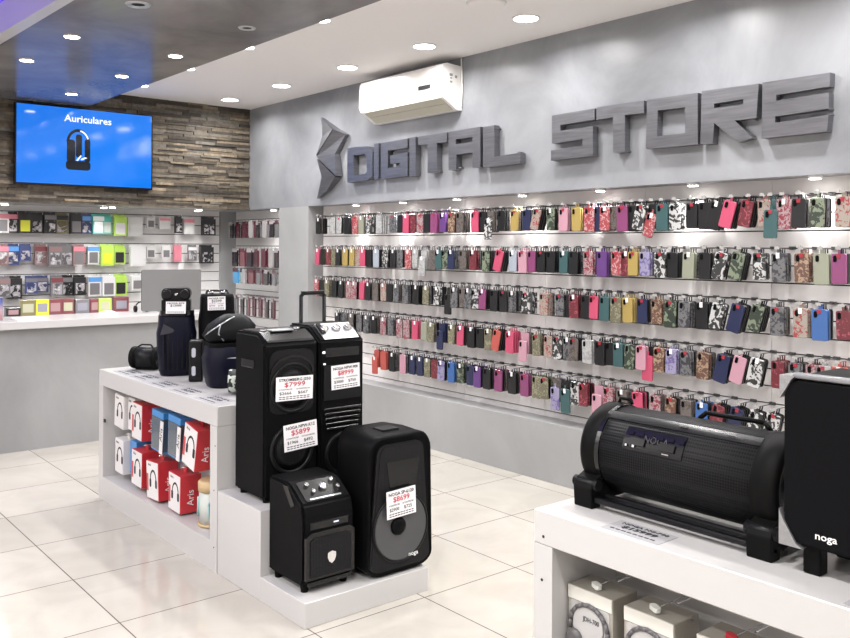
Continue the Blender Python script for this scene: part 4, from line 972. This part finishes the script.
# ---- hanging headphone packs in the foreground niche
M_hdr = mat('pack_header', (.66,.65,.60), .4, coat=.2); M_pside = mat('pack_side', (.33,.31,.27), .35, coat=.2); M_gry = mat('headphone_grey', (.10,.095,.10), .4)
def fg_pack(label, y, ztop, w, clip):
    t = thing('headphone_pack', label, 'headphone pack', (1.985,y,ztop), -PI/2, 'headphone packs in the foreground unit')
    d, h = .115, .25
    bm = NB(); box(bm, -w/2,w/2,0,d,-h,0,0,.002,1); obj('carton', bm, M_pside, t)
    bm = NB(); box(bm, -w/2+.002,w/2-.002,-.003,.002,-.038,0); obj('header', bm, M_hdr, t)
    bm = NB(); prism(bm, rrect(w-.02,h-.05,.01,3,0,-.04-(h-.05)/2), FR, -.002,.001); obj('window', bm, mat('pack_window', (.42,.41,.40), .15, coat=.7), t)
    bm = NB(); lathe(bm, [(.05,0),(.055,.004),(.055,.006)], 30, FACE(-.002,-.098,-.001), 0); obj('inner_disc', bm, mat('disc_grey', (.45,.44,.44), .35), t)
    text('brand_text', 'JDH-700', .02, M_ink, t, (.01,-.008,-.082), (PI/2,0,0), width=.06)
    bm = NB()
    pts = [(-.0+(.070)*math.cos(math.radians(a)), -.006, -.110+.070*math.sin(math.radians(a))) for a in range(-10,191,20)]
    tube(bm, pts, .007)
    hpn = obj('headphone_band', bm, M_gry, t)
    for s in (-1,1):
        bm = NB(); lathe(bm, [(.026,-.010),(.030,-.004),(.028,.008),(.018,.012)], 20, Matrix.Translation((s*.050,-.008,-.15)) @ Matrix.Rotation(PI/2,4,'X')); obj('ear_cup', bm, M_gry, hpn)
    bm = NB(); prism(bm, rrect(.020,.040,.008,4), lambda u,v,q: Matrix.Translation((.0,.03,.004)) @ Matrix.Rotation(1.1,4,'Z') @ Vector((u,v,q)), 0,.012); obj('security_clip', bm, clip, t)
    bm = NB(); tube(bm, [(.005,.04,.012),(.03,.07,.03),(.04,.11,.035),(.04,.13,.022)], .0012); obj('clip_cord', bm, M_silver, t)
M_clipw = mat('clip_white', (.8,.8,.76), .3); M_clipr = mat('clip_red', (.5,.02,.03), .3)
for lab, y, zt, w, c in (('beige-topped headphone pack with a white clip, leftmost in the foreground niche',1.636,.598,.165,M_clipw),('beige-topped headphone pack with a white clip, middle of the foreground niche',1.432,.598,.165,M_clipw),('beige-topped headphone pack with a red clip in the foreground niche',1.20,.60,.165,M_clipr)):
    fg_pack(lab, y, zt, w, c)
    bm = NB(); rod(bm, (2.221,y-.04,zt+.0235),(2.06,y-.04,zt+.0235), .003, 8)
    tag(obj('display_hook', bm, M_chrome), 'short hook holding the '+lab.replace('beige-topped ','').replace(' in the foreground niche','').replace(' of the foreground niche',''), 'display hook', 'hooks in the foreground niche')
# ================================================================ CAMERA, WORLD, SETTINGS
cam = bpy.data.cameras.new('camera'); co = bpy.data.objects.new('camera', cam); C.objects.link(co)
cam.sensor_width = 36; cam.lens = FPX/850*36; cam.shift_y = -(319-CYP)/850; cam.clip_start = .02; cam.clip_end = 60
R3 = Matrix((tuple(_R), tuple(_U), tuple(-_F))).transposed()
co.matrix_world = Matrix.Translation((0,0,CH)) @ R3.to_4x4()
sc = bpy.context.scene; sc.camera = co
w = bpy.data.worlds.new('world'); sc.world = w; w.use_nodes = True
w.node_tree.nodes['Background'].inputs[0].default_value = (.9,.93,1,1); w.node_tree.nodes['Background'].inputs[1].default_value = .3
# view transform, exposure and sampling
sc.view_settings.view_transform = 'Standard'; sc.view_settings.look = 'None'; sc.view_settings.exposure = -0.08; sc.view_settings.gamma = 1
sc.cycles.use_denoising = True
sc.cycles.max_bounces = 8
sc.cycles.sample_clamp_indirect = 6
